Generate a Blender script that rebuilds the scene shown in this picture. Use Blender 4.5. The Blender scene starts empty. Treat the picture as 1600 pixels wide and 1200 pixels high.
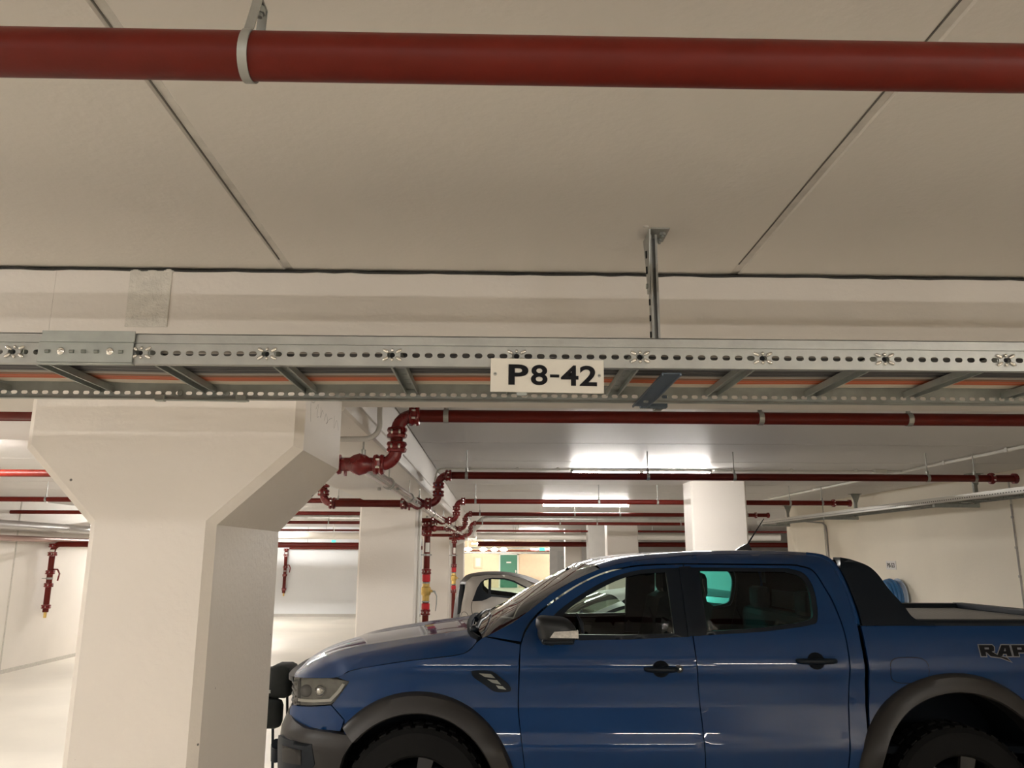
import bpy, bmesh, math, random
import numpy as np
from mathutils import Vector, Matrix
from mathutils.geometry import delaunay_2d_cdt
random.seed(7)
SC = bpy.context.scene
COL = SC.collection
PI = math.pi

# ------------------------------------------------------------------ camera, world, exposure
def make_camera():
    pitch, yaw, roll = math.radians(12.24), math.radians(1.2), math.radians(0.2)
    fw = Vector((math.sin(yaw)*math.cos(pitch), math.cos(yaw)*math.cos(pitch), math.sin(pitch)))
    r0 = Vector((math.cos(yaw), -math.sin(yaw), 0)); u0 = r0.cross(fw)
    R = r0*math.cos(roll)+u0*math.sin(roll); U = u0*math.cos(roll)-r0*math.sin(roll)
    cam = bpy.data.cameras.new('camera'); o = bpy.data.objects.new('camera', cam)
    cam.sensor_width = 36; cam.lens = 36*1240/1600; cam.clip_end = 200; cam.clip_start = 0.05
    m = Matrix((R, U, -fw)).transposed().to_4x4(); m.translation = (0, 0, 1.8)
    o.matrix_world = m
    COL.objects.link(o); SC.camera = o
make_camera()
W = bpy.data.worlds.new('world'); SC.world = W; W.use_nodes = True
W.node_tree.nodes['Background'].inputs[0].default_value = (0.9, 0.88, 0.84, 1)
W.node_tree.nodes['Background'].inputs[1].default_value = 0.02
SC.view_settings.view_transform = 'Standard'; SC.view_settings.look = 'None'
SC.view_settings.gamma = 1; SC.view_settings.use_curve_mapping = False
SC.view_settings.exposure = 0.0
LAMP_POWER = 165.0
LAMP_REAR = 152.0
FILL_SIDE = 420.0
FILL_RIGHT_AND_BAY = 185.0
LAMP_BAY = 285.0
LAMP_LEFT = 420.0
LAMP_COL = (1.0, 0.955, 0.895)

# ------------------------------------------------------------------ materials
MATS = {}
def mat(name, col, rough=0.5, metal=0.0, noise=0.0, nscale=6.0, bump=0.0, bscale=60.0, coat=0.0, spec=0.5,
        pits=0.0, back=None, emit=0.0, trans=0.0, stretch=None):
    if name in MATS: return MATS[name]
    m = bpy.data.materials.new(name); m.use_nodes = True; nt = m.node_tree; N = nt.nodes; L = nt.links
    b = N['Principled BSDF']
    b.inputs['Base Color'].default_value = (*col, 1); b.inputs['Roughness'].default_value = rough
    b.inputs['Metallic'].default_value = metal; b.inputs['Specular IOR Level'].default_value = spec
    b.inputs['Coat Weight'].default_value = coat; b.inputs['Coat Roughness'].default_value = 0.03
    if trans: b.inputs['Transmission Weight'].default_value = trans
    if emit:
        b.inputs['Emission Color'].default_value = (*col, 1); b.inputs['Emission Strength'].default_value = emit
    tc = N.new('ShaderNodeTexCoord'); co = tc.outputs['Object']
    if stretch:
        mp = N.new('ShaderNodeMapping'); mp.inputs['Scale'].default_value = stretch; L.new(co, mp.inputs[0]); co = mp.outputs[0]
    cur = None
    if noise:
        n = N.new('ShaderNodeTexNoise'); n.inputs['Scale'].default_value = nscale; n.inputs['Detail'].default_value = 5
        L.new(co, n.inputs['Vector'])
        r = N.new('ShaderNodeValToRGB'); r.color_ramp.elements[0].position = 0.3; r.color_ramp.elements[1].position = 0.7
        r.color_ramp.elements[0].color = (*[c*(1-noise) for c in col], 1)
        r.color_ramp.elements[1].color = (*[min(1, c*(1+noise)) for c in col], 1)
        L.new(n.outputs['Fac'], r.inputs[0]); cur = r.outputs[0]
        rr = N.new('ShaderNodeMapRange'); rr.inputs[3].default_value = max(0.02, rough*0.85); rr.inputs[4].default_value = min(1, rough*1.15)
        L.new(n.outputs['Fac'], rr.inputs[0]); L.new(rr.outputs[0], b.inputs['Roughness'])
    hgt = None
    if bump:
        n2 = N.new('ShaderNodeTexNoise'); n2.inputs['Scale'].default_value = bscale; n2.inputs['Detail'].default_value = 4
        L.new(co, n2.inputs['Vector']); hgt = n2.outputs['Fac']
    if pits:
        v = N.new('ShaderNodeTexVoronoi'); v.inputs['Scale'].default_value = 14; L.new(co, v.inputs['Vector'])
        w = N.new('ShaderNodeTexNoise'); w.inputs['Scale'].default_value = 5; L.new(co, w.inputs['Vector'])
        th = N.new('ShaderNodeMapRange'); th.inputs[1].default_value = 0.5; th.inputs[2].default_value = 0.75
        th.inputs[3].default_value = 0.0; th.inputs[4].default_value = 0.10*pits; L.new(w.outputs['Fac'], th.inputs[0])
        lt = N.new('ShaderNodeMath'); lt.operation = 'LESS_THAN'; L.new(v.outputs['Distance'], lt.inputs[0]); L.new(th.outputs[0], lt.inputs[1])
        mx = N.new('ShaderNodeMix'); mx.data_type = 'RGBA'; L.new(lt.outputs[0], mx.inputs['Factor'])
        if cur: L.new(cur, mx.inputs[6])
        else: mx.inputs[6].default_value = (*col, 1)
        mx.inputs[7].default_value = (*[c*0.22 for c in col], 1); cur = mx.outputs[2]
    if cur: L.new(cur, b.inputs['Base Color'])
    if hgt is not None:
        bp = N.new('ShaderNodeBump'); bp.inputs['Strength'].default_value = bump; bp.inputs['Distance'].default_value = 0.01
        L.new(hgt, bp.inputs['Height']); L.new(bp.outputs[0], b.inputs['Normal'])
    if back:
        g = N.new('ShaderNodeNewGeometry'); b2 = N.new('ShaderNodeBsdfDiffuse'); b2.inputs[0].default_value = (*back, 1)
        ms = N.new('ShaderNodeMixShader'); out = N['Material Output']
        L.new(g.outputs['Backfacing'], ms.inputs[0]); L.new(b.outputs[0], ms.inputs[1]); L.new(b2.outputs[0], ms.inputs[2])
        L.new(ms.outputs[0], out.inputs[0])
    MATS[name] = m; return m

def glass(name, col, rough=0.0, gl=(1, 1, 1), refl=1.0):
    if name in MATS: return MATS[name]
    m = bpy.data.materials.new(name); m.use_nodes = True; nt = m.node_tree; N = nt.nodes; L = nt.links
    N.remove(N['Principled BSDF'])
    t = N.new('ShaderNodeBsdfTransparent'); t.inputs[0].default_value = (*col, 1)
    g = N.new('ShaderNodeBsdfGlossy'); g.inputs['Roughness'].default_value = rough; g.inputs[0].default_value = (*gl, 1)
    f = N.new('ShaderNodeFresnel'); f.inputs[0].default_value = 1.5
    mu = N.new('ShaderNodeMath'); mu.operation = 'MULTIPLY'; mu.inputs[1].default_value = refl
    L.new(f.outputs[0], mu.inputs[0])
    ms = N.new('ShaderNodeMixShader'); L.new(mu.outputs[0], ms.inputs[0]); L.new(t.outputs[0], ms.inputs[1]); L.new(g.outputs[0], ms.inputs[2])
    L.new(ms.outputs[0], N['Material Output'].inputs[0]); MATS[name] = m; return m

def emitter(name, col, strength):
    if name in MATS: return MATS[name]
    m = bpy.data.materials.new(name); m.use_nodes = True; nt = m.node_tree; N = nt.nodes
    N.remove(N['Principled BSDF']); e = N.new('ShaderNodeEmission'); e.inputs[0].default_value = (*col, 1); e.inputs[1].default_value = strength
    nt.links.new(e.outputs[0], N['Material Output'].inputs[0]); MATS[name] = m; return m

PAINT = mat('cream_wall_paint', (0.76, 0.71, 0.645), 0.6, noise=0.035, nscale=1.6, bump=0.12, bscale=45)
COLUMN = mat('cream_painted_concrete', (0.73, 0.68, 0.625), 0.55, noise=0.02, nscale=2.5, bump=0.15, bscale=50, pits=0.8)
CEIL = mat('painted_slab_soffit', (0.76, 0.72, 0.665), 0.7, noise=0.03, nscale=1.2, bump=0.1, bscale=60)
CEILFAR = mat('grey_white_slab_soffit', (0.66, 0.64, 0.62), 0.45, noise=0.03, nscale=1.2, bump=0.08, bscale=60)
JOINT = mat('joint_filler', (0.66, 0.63, 0.58), 0.7, noise=0.12, nscale=20)
MORTAR = mat('grey_mortar', (0.58, 0.55, 0.49), 0.85, noise=0.10, nscale=30, bump=0.5, bscale=90)
FLOOR = mat('polished_concrete_floor', (0.64, 0.60, 0.53), 0.38, noise=0.10, nscale=0.7, bump=0.05, bscale=30)
WHITEWALL = mat('bluish_white_panel', (0.68, 0.70, 0.72), 0.4, noise=0.03, nscale=1)
GREYWALL = mat('grey_partition', (0.42, 0.40, 0.37), 0.6, noise=0.05)
PIPE = mat('oxide_red_pipe_paint', (0.11, 0.0085, 0.004), 0.40, spec=.22, noise=0.10, nscale=14, bump=0.05, bscale=80)
PIPER = mat('red_fitting_paint', (0.17, 0.010, 0.010), 0.28, noise=0.12, nscale=20)
REDP = mat('bright_red_plastic', (0.55, 0.02, 0.03), 0.35)
BRASS = mat('brass', (0.72, 0.50, 0.16), 0.35, 0.8, noise=0.1, nscale=30)
GALV = mat('galvanised_steel', (0.36, 0.365, 0.345), 0.42, 0.65, noise=0.10, nscale=18, bump=0.05, bscale=120)
GALVD = mat('weathered_zinc', (0.33, 0.35, 0.33), 0.5, 0.6, noise=0.12, nscale=22)
STEEL = mat('bright_steel', (0.75, 0.73, 0.69), 0.2, 0.95)
SILVERP = mat('silver_header_pipe', (0.42, 0.37, 0.35), 0.25, 0.8)
DUCTM = mat('spiral_duct_zinc', (0.62, 0.62, 0.60), 0.3, 0.8, noise=0.06, nscale=12)
WHITEPL = mat('white_plastic', (0.78, 0.76, 0.70), 0.4)
BLACKPL = mat('black_plastic', (0.018, 0.018, 0.019), 0.45, noise=0.1, nscale=30)
SIGNM = mat('sign_plate', (0.66, 0.63, 0.56), 0.42, noise=0.02, nscale=20)
INK = mat('black_ink', (0.006, 0.006, 0.008), 0.6, spec=.15)
PENCIL = mat('pencil_grey', (0.40, 0.37, 0.34), 0.9)
GREEN = mat('green_door_paint', (0.05, 0.20, 0.13), 0.45)
CREAMW = mat('warm_cream_wall', (0.84, 0.67, 0.47), 0.7, noise=0.03)
EXITM = emitter('exit_sign_glow', (0.15, 0.9, 0.65), 1.6)
DIFF = emitter('lamp_diffuser', LAMP_COL, LAMP_POWER)
DIFFR = emitter('rear_lamp_diffuser', LAMP_COL, LAMP_REAR)
DIFFB = emitter('bay_lamp_diffuser', LAMP_COL, LAMP_BAY)
DIFFW = emitter('right_fill_and_bay_diffuser', LAMP_COL, FILL_RIGHT_AND_BAY)
DIFFL = emitter('left_lamp_diffuser', LAMP_COL, LAMP_LEFT)
DIFFN = emitter('side_fill_diffuser', LAMP_COL, FILL_SIDE)

# ------------------------------------------------------------------ mesh helpers
def setp(o, label=None, cat=None, group=None, kind=None):
    if label: o['label'] = label
    if cat: o['category'] = cat
    if group: o['group'] = group
    if kind: o['kind'] = kind
    return o
def obj(name, bm, m, parent=None, smooth=None, label=None, cat=None, group=None, kind=None, recalc=True, mw=None):
    if recalc: bmesh.ops.recalc_face_normals(bm, faces=bm.faces[:])
    if smooth is not None:
        for f in bm.faces: f.smooth = True
        for e in bm.edges:
            if len(e.link_faces) == 2:
                if e.calc_face_angle(0) > smooth: e.smooth = False
            else: e.smooth = True
    me = bpy.data.meshes.new(name); bm.to_mesh(me); bm.free()
    for mm in (m if isinstance(m, (list, tuple)) else [m]): me.materials.append(mm)
    o = bpy.data.objects.new(name, me); COL.objects.link(o)
    if parent is not None: o.parent = parent
    if mw is not None: o.matrix_local = mw
    return setp(o, label, cat, group, kind)
def empty(name, loc, label, cat, group=None, rot=(0, 0, 0)):
    o = bpy.data.objects.new(name, None); COL.objects.link(o); o.location = loc; o.rotation_euler = rot
    o.empty_display_size = 0.1
    return setp(o, label, cat, group)
def share(name, src, parent, mw=None, loc=None):
    o = bpy.data.objects.new(name, src.data); COL.objects.link(o); o.parent = parent
    if mw is not None: o.matrix_local = mw
    if loc is not None: o.location = loc
    return o
def copy_tree(o, parent=None):
    c = o.copy(); COL.objects.link(c); c.parent = parent
    for ch in list(o.children): copy_tree(ch, c)
    return c
def BM(): return bmesh.new()
def box(bm, x0, x1, y0, y1, z0, z1, bev=0.0):
    r = bmesh.ops.create_cube(bm, size=1.0)
    vs = r['verts']
    bmesh.ops.scale(bm, vec=(abs(x1-x0), abs(y1-y0), abs(z1-z0)), verts=vs)
    bmesh.ops.translate(bm, vec=((x0+x1)/2, (y0+y1)/2, (z0+z1)/2), verts=vs)
    if bev:
        es = list({e for v in vs for e in v.link_edges})
        bmesh.ops.bevel(bm, geom=es, offset=bev, segments=1 if bev < .004 else 2, affect='EDGES', profile=0.5)
    return bm
def frame(d):
    d = d.normalized(); a = Vector((0, 0, 1)) if abs(d.z) < .9 else Vector((1, 0, 0))
    u = d.cross(a).normalized(); return u, d.cross(u).normalized()
def cyl(bm, p0, p1, r0, r1=None, seg=16, cap=True):
    p0, p1 = Vector(p0), Vector(p1); r1 = r0 if r1 is None else r1
    u, v = frame(p1-p0); A, B = [], []
    for i in range(seg):
        a = 2*PI*i/seg; d = u*math.cos(a)+v*math.sin(a)
        A.append(bm.verts.new(p0+d*r0)); B.append(bm.verts.new(p1+d*r1))
    for i in range(seg): bm.faces.new((A[i], A[(i+1) % seg], B[(i+1) % seg], B[i]))
    if cap:
        bm.faces.new(A[::-1]); bm.faces.new(B)
    return bm
def tube(bm, pts, r, seg=12, cap=True):
    pts = [Vector(p) for p in pts]; rings = []; u = None
    for i, p in enumerate(pts):
        d = (pts[min(i+1, len(pts)-1)]-pts[max(i-1, 0)]).normalized()
        if u is None: u, v = frame(d)
        else:
            u = (u-d*u.dot(d)).normalized(); v = d.cross(u)
        rr = r[i] if isinstance(r, (list, tuple)) else r
        rings.append([bm.verts.new(p+(u*math.cos(2*PI*k/seg)+v*math.sin(2*PI*k/seg))*rr) for k in range(seg)])
    for a, b in zip(rings, rings[1:]):
        for k in range(seg): bm.faces.new((a[k], a[(k+1) % seg], b[(k+1) % seg], b[k]))
    if cap: bm.faces.new(rings[0][::-1]); bm.faces.new(rings[-1])
    return bm
def lathe(bm, p0, axis, prof, seg=20):
    """prof: list of (distance along axis, radius)"""
    p0, ax = Vector(p0), Vector(axis).normalized(); u, v = frame(ax); rings = []
    for t, r in prof:
        rings.append([bm.verts.new(p0+ax*t+(u*math.cos(2*PI*k/seg)+v*math.sin(2*PI*k/seg))*max(r, 1e-4)) for k in range(seg)])
    for a, b in zip(rings, rings[1:]):
        for k in range(seg): bm.faces.new((a[k], a[(k+1) % seg], b[(k+1) % seg], b[k]))
    bm.faces.new(rings[0][::-1]); bm.faces.new(rings[-1]); return bm
def prism(bm, poly, axis, a0, a1):
    """extrude a 2D polygon; axis 'x': poly=(y,z), 'y': poly=(x,z), 'z': poly=(x,y)"""
    def P(p, a): return {'x': (a, p[0], p[1]), 'y': (p[0], a, p[1]), 'z': (p[0], p[1], a)}[axis]
    A = [bm.verts.new(P(p, a0)) for p in poly]; B = [bm.verts.new(P(p, a1)) for p in poly]
    n = len(poly)
    for i in range(n): bm.faces.new((A[i], A[(i+1) % n], B[(i+1) % n], B[i]))
    bm.faces.new(A[::-1]); bm.faces.new(B); return bm
def sphere(bm, c, r, sc=(1, 1, 1), seg=16, rings=10):
    res = bmesh.ops.create_uvsphere(bm, u_segments=seg, v_segments=rings, radius=r)
    bmesh.ops.scale(bm, vec=sc, verts=res['verts']); bmesh.ops.translate(bm, vec=c, verts=res['verts']); return bm
def crom(P, n=8):
    P = [tuple(map(float, p)) for p in P]; k = len(P[0])
    P = [tuple(2*P[0][j]-P[1][j] for j in range(k))]+P+[tuple(2*P[-1][j]-P[-2][j] for j in range(k))]; o = []
    for i in range(1, len(P)-2):
        for q in range(n):
            t = q/n; a, b, c, d = P[i-1:i+3]
            o.append(tuple(.5*(2*b[j]+(c[j]-a[j])*t+(2*a[j]-5*b[j]+4*c[j]-d[j])*t*t+(3*b[j]-a[j]-3*c[j]+d[j])*t**3) for j in range(k)))
    o.append(P[-2]); return o
def arcpts(c, r, a0, a1, n, plane='xz', y=0):
    o = []
    for i in range(n+1):
        a = a0+(a1-a0)*i/n; p, q = c[0]+r*math.cos(a), c[1]+r*math.sin(a)
        o.append((p, y, q) if plane == 'xz' else (y, p, q) if plane == 'yz' else (p, q, y))
    return o

def text_mesh(name, s, size_h, m, parent, mat4, ext=0.0004, bold=0.0, width=None, label=None):
    cu = bpy.data.curves.new(name, 'FONT'); cu.body = s; cu.size = 1; cu.extrude = 0; cu.offset = bold
    cu.align_x = 'CENTER'; cu.align_y = 'CENTER'; cu.resolution_u = 6
    t = bpy.data.objects.new(name, cu); COL.objects.link(t)
    dg = bpy.context.evaluated_depsgraph_get(); me = bpy.data.meshes.new_from_object(t.evaluated_get(dg))
    bpy.data.objects.remove(t); me.name = name
    v = np.array([x.co[:] for x in me.vertices]); mn, mx = v.min(0), v.max(0); c = (mn+mx)/2
    sy = size_h/(mx[1]-mn[1]); sx = sy if width is None else width/(mx[0]-mn[0])
    for x in me.vertices: x.co = ((x.co.x-c[0])*sx, (x.co.y-c[1])*sy, ext)
    me.materials.clear(); me.materials.append(m)
    o = bpy.data.objects.new(name, me); COL.objects.link(o); o.parent = parent; o.matrix_local = mat4
    if label: o['label'] = label
    return o

# ------------------------------------------------------------------ the garage shell
CZ = 2.66          # slab soffit
YF, YB = 2.32, 3.0 # cross beam front / back face
bm = BM(); box(bm, -7.7, 12.2, -20.0, 48.3, -0.2, 0); floor = obj('floor', bm, FLOOR, kind='structure', label='pale polished concrete garage floor')
bm = BM(); box(bm, -7.9, -7.58, -20.0, 25, 0, 2.9); wl = obj('wall_left', bm, PAINT, kind='structure', label='long cream painted concrete wall at the left')
bm = BM(); box(bm, 5.2, 5.5, -20.0, 14.25, 0, 2.9); wr = obj('wall_right', bm, mat('yellowish_wall_paint', (0.90, 0.83, 0.70), 0.6, noise=0.03, nscale=1.4, bump=0.12, bscale=45), kind='structure', label='long cream painted concrete wall behind the pickup bed')
bm = BM(); box(bm, 12.0, 12.3, 14.25, 48.3, 0, 2.9); obj('wall_far_right', bm, PAINT, kind='structure')
bm = BM(); box(bm, 5.5, 12.0, 14.25, 14.4, 0, 2.9); obj('wall_side_return', bm, PAINT, kind='structure')
bm = BM(); box(bm, -7.9, 5.5, -20.2, -20.0, 0, 2.9); obj('wall_rear', bm, GREYWALL, kind='structure')
bm = BM(); box(bm, -7.9, -1.75, 25, 25.3, 0, 2.9); wb = obj('wall_back_left', bm, WHITEWALL, kind='structure', label='bluish white wall at the end of the left bay')
bm = BM(); box(bm, -1.95, -1.75, 25.3, 48, 0, 2.9); obj('wall_corridor', bm, PAINT, kind='structure')
bm = BM(); box(bm, -1.75, 12, 48, 48.3, 0, 2.9); wk = obj('wall_back', bm, CREAMW, kind='structure', label='warm cream wall at the far end around the green door')
bm = BM(); box(bm, 2.05, 12, 30, 30.2, 0, 2.9); wg = obj('wall_partition', bm, GREYWALL, kind='structure', label='grey partition wall with a grey door in the distance')
# skirting lines where wall meets floor
bm = BM(); box(bm, -7.58, -7.565, -20.0, 25, 0, 0.06); obj('baseboard_left', bm, MORTAR, kind='structure')
bm = BM(); box(bm, -7.58, -1.75, 24.985, 25, 0, 0.08); obj('baseboard_back', bm, GREYWALL, kind='structure')
# wall panel joints (recess strips) on the side walls
for y in (2.2, 5.1, 7.95, 12.6):
    bm = BM(); box(bm, 5.194, 5.2, y-0.012, y+0.012, 0, 2.62); obj('joint_strip', bm, MORTAR, wr)
for y in (8.5, 13.0, 17.5):
    bm = BM(); box(bm, -7.58, -7.573, y-0.015, y+0.015, 0, 2.62); obj('joint_strip', bm, MORTAR, wl)

# ceiling: backing plus one object per precast slab
bm = BM(); box(bm, -7.9, 12.3, -20.2, 48.3, 2.685, 2.9); ceil = obj('ceiling', bm, CEIL, kind='structure', label='soffit of precast concrete slabs')
def slab(x0, x1, y0, y1, m, z0=CZ):
    bm = BM(); c = 0.006
    # chamfered lower edges
    A = [(x0, y0), (x1, y0), (x1, y1), (x0, y1)]; B = [(x0+c, y0+c), (x1-c, y0+c), (x1-c, y1-c), (x0+c, y1-c)]
    t = [bm.verts.new((*p, 2.69)) for p in A]; m1 = [bm.verts.new((*p, z0+c)) for p in A]; b = [bm.verts.new((*p, z0)) for p in B]
    for i in range(4):
        j = (i+1) % 4
        bm.faces.new((t[i], t[j], m1[j], m1[i])); bm.faces.new((m1[i], m1[j], b[j], b[i]))
    bm.faces.new(b); bm.faces.new(t[::-1])
    return obj('slab', bm, m, ceil)
J = [-7.58, -6.16, -4.78, -3.40, -2.02, -0.64, 0.74, 2.12, 3.50, 4.88, 5.2]
for a, b in zip(J, J[1:]):
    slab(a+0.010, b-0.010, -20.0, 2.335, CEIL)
for x in J[1:-1]:
    bm = BM(); box(bm, x-0.012, x+0.012, -20.0, 2.335, CZ+0.004, 2.69); jf = obj('joint_filler', bm, JOINT, ceil)
    bm = BM(); tube(bm, [(x-.0085+random.uniform(-.0006, .0006), -3+i*.15, CZ+.0035) for i in range(36)], .0022, 5); obj('joint_crack', bm, mat('joint_crack_grey', (0.16, 0.15, 0.135), 0.9), ceil)  # thin dark crack along one side of each joint
Ys = [YB-0.01]; y = 3.72
while y < 48: Ys.append(y); y += 1.2
Ys.append(48.0)
for a, b in zip(Ys, Ys[1:]):
    x1 = 5.2 if a < 13.5 else 12.0
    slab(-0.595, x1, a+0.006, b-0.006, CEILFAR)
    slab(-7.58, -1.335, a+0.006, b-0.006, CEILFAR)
# dark ragged crack line and filler bead where the slabs rest on the beam
bm = BM()
pts = [(-7.5+i*0.05, 2.318+random.uniform(-.0015, .0015), CZ-0.010+random.uniform(-.002, .002)) for i in range(255)]
tube(bm, pts, 0.0035, 6); obj('slab_bearing_gap', bm, mat('dark_gap', (0.03, 0.028, 0.025), 0.9), ceil)

# beams
def chamfer_poly(x0, x1, z0, z1, c): return [(x0, z1), (x0, z0+c), (x0+c, z0), (x1-c, z0), (x1, z0+c), (x1, z1)]
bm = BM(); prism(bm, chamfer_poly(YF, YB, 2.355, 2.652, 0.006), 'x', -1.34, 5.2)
BEAMM = mat('beam_paint_dimmed', (0.64, 0.595, 0.54), 0.6, noise=0.03, nscale=2.0, bump=0.12, bscale=50, pits=0.35)  # darker than the column: the beam's weaker light is put into its colour
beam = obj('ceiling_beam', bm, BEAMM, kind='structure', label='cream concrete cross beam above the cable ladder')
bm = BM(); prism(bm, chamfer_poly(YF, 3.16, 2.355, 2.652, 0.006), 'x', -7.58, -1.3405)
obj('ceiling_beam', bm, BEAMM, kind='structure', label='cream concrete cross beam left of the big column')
bm = BM(); prism(bm, [(-1.33, 2.69), (-1.33, 2.37), (-1.30, 2.34), (-0.585, 2.34), (-0.575, 2.35), (-0.575, 2.41), (-0.60, 2.45), (-0.60, 2.69)], 'y', YB+0.002, 25.0)
obj('ceiling_beam', bm, COLUMN, kind='structure', label='long cream concrete beam running away over the red pipe manifolds')
# mortar pocket patch on the beam
bm = BM(); box(bm, -1.117, -0.99, YF-0.003, YF+0.001, 2.47, 2.652, 0.001); obj('mortar_patch', bm, MORTAR, beam)
for (x, z) in ((-1.05, 2.645), (-1.0, 2.648), (-1.10, 2.646)):
    bm = BM(); sphere(bm, (x, YF-0.002, z), 0.012, (1.6, .3, .5), 8, 6); obj('mortar_lump', bm, MORTAR, beam)

# near T headed column
col = empty('concrete_column', (-0.98, 2.66, 0), 'big cream T-headed concrete column in the left foreground', 'column')
def local(bm, o): bmesh.ops.translate(bm, vec=-Vector(o.location), verts=bm.verts[:]); return bm
def chamf_prism(poly_outer, y0, y1, c):
    """prism along y with chamfered front and back rims"""
    n = len(poly_outer); cx = sum(p[0] for p in poly_outer)/n; cz = sum(p[1] for p in poly_outer)/n
    def inset_poly(P, d):
        out = []
        for i in range(n):
            a, b, e = Vector(P[i-1]), Vector(P[i]), Vector(P[(i+1) % n])
            d1 = (b-a).normalized(); d2 = (e-b).normalized()
            n1 = Vector((-d1.y, d1.x)); n2 = Vector((-d2.y, d2.x))
            m_ = (n1+n2); m_ = m_/m_.length; k = d/max(0.3, m_.dot(n1)); out.append(tuple(b+m_*k))
        return out
    area = sum(poly_outer[i][0]*poly_outer[(i+1) % n][1]-poly_outer[(i+1) % n][0]*poly_outer[i][1] for i in range(n))
    if area < 0: poly_outer = poly_outer[::-1]
    inn = inset_poly(poly_outer, c); bm = BM()
    by = (lambda p, y: y-.13 if p[1] > 2.0 else y)
    L = [[bm.verts.new((p[0], y if i < 2 else by(p, y), p[1])) for p in P] for i, (P, y) in enumerate(((inn, y0), (poly_outer, y0+c), (poly_outer, y1-c), (inn, y1)))]
    for A, B in zip(L, L[1:]):
        for i in range(n): bm.faces.new((A[i], A[(i+1) % n], B[(i+1) % n], B[i]))
    bm.faces.new(L[0][::-1]); bm.faces.new(L[-1]); return bm
T = [(-1.165, -0.02), (-0.795, -0.02), (-0.80, 1.885), (-0.565, 2.103), (-0.565, 2.36), (-1.368, 2.36), (-1.368, 2.103), (-1.16, 1.885)]
bm = chamf_prism(T, YF-0.006, YB+0.035, 0.024)
obj('shaft_and_head', local(bm, col), COLUMN, col)
# pencil scrawl on the side of the head
bm = BM()
for s in ([(2.40, 2.30), (2.40, 2.24), (2.41, 2.20)], [(2.40, 2.30), (2.44, 2.31), (2.45, 2.27), (2.41, 2.26)], [(2.47, 2.25), (2.50, 2.27), (2.49, 2.23), (2.52, 2.235)],
          [(2.54, 2.27), (2.54, 2.235), (2.56, 2.262), (2.58, 2.255)], [(2.60, 2.235), (2.62, 2.262), (2.65, 2.24), (2.63, 2.23), (2.67, 2.25), (2.72, 2.265)], [(2.76, 2.28), (2.76, 2.235), (2.80, 2.27), (2.84, 2.24)]):
    tube(bm, [(-0.5655, a, b) for a, b in crom(s, 4)], 0.0011, 5)
obj('pencil_scrawl', local(bm, col), PENCIL, col, label='grey illegible pencil scrawl')

def column(x0, x1, y0, y1, z1, label, m=COLUMN):
    c = 0.02; P = [(x0+c, y0), (x1-c, y0), (x1, y0+c), (x1, y1-c), (x1-c, y1), (x0+c, y1), (x0, y1-c), (x0, y0+c)]
    bm = BM(); prism(bm, P, 'z', 0, z1)
    o = obj('concrete_column', bm, m, label=label, cat='column'); return o
column(-1.54, -0.885, 9.2, 9.62, 2.345, 'plain cream square column left of the red riser with brass valve')
column(-1.56, -0.975, 17.6, 18.0, 2.345, 'cream column between the two red risers')
column(2.27, 2.915, 9.2, 9.6, 2.66, 'broad bright white column right behind the pickup roof')
column(2.46, 3.14, 17.6, 18.0, 2.66, 'cream column topped by the bent duct, left of the broad white one')
column(2.27, 2.80, 26, 26.4, 2.66, 'small distant cream column beside the grey partition')
column(2.50, 3.20, 21.5, 22.0, 2.66, 'greyish distant column half hidden by the taller cream one', GREYWALL)
column(-1.56, -0.975, 26, 26.4, 2.345, 'distant column behind the second red riser')

# ------------------------------------------------------------------ lamps
def lamp(x0, x1, y, z, label, m=DIFF, two=False, hang=False):
    t = empty('ceiling_lamp', ((x0+x1)/2, y, z), label, 'lamp'); h = (x1-x0)/2
    bm = BM(); box(bm, -h, h, -0.045, 0.045, 0.012, 0.036, 0.004); obj('housing', bm, WHITEPL, t)
    for s in (-1, 1):
        bm = BM(); box(bm, s*h, s*(h-0.02), -0.045, 0.045, -0.035, 0.036, 0.004); obj('end_cap', bm, WHITEPL, t)
    segs = [(-h+0.02, -0.035), (0.035, h-0.02)] if two else [(-h+0.02, h-0.02)]
    for a, b in segs:
        bm = BM(); P = [(0.04*math.cos(u), 0.012+0.042*math.sin(u)) for u in [PI+PI*i/8 for i in range(9)]]
        prism(bm, P, 'x', a, b); obj('diffuser', bm, m, t)
    if two:
        bm = BM(); box(bm, -0.02, 0.02, -0.046, 0.046, -0.03, 0.012, 0.003); obj('middle_bracket', bm, GALV, t)
    if hang:
        for s in (-.6, .6):
            bm = BM(); cyl(bm, (s*h, 0, 0.034), (s*h, 0, CZ-z), 0.004, seg=8); obj('suspension_rod', bm, GALV, t)
    return t
lamp(0.755, 2.165, 7.93, 2.615, 'lit twin tube lamp nearest behind the cable ladder', two=True)
lamp(0.755, 2.17, 12.87, 2.615, 'second lit tube lamp, just below the first', hang=False)
lamp(0.755, 2.16, 19.6, 2.615, 'lit tube lamp hidden above the bent duct')
lamp(0.76, 2.15, 26.5, 2.615, 'lit tube lamp behind the distant columns')
lamp(0.76, 2.15, 35, 2.37, 'small far lit tube lamp above the cream wall', hang=True)
lamp(1.9, 3.2, 43, 2.2, 'farthest lit tube lamp right of the green door', hang=True)
for y, l in ((6.0, 'nearest'), (11.0, 'second'), (17.0, 'third'), (22.0, 'farthest')):
    lamp(-5.3 if y < 15 else -7.1, -3.9 if y < 15 else -5.8, y, 2.615, 'lit tube lamp over the left bays behind the big column, %s of its row' % l, DIFFL if y > 15 else DIFFB if y < 8 else DIFFW)
lamp(-1.3, .1, 45.8, 2.5, 'added tube lamp brightening the left part of the far cream wall', hang=True)  # this lamp and the next are added to brighten the far wall
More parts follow.
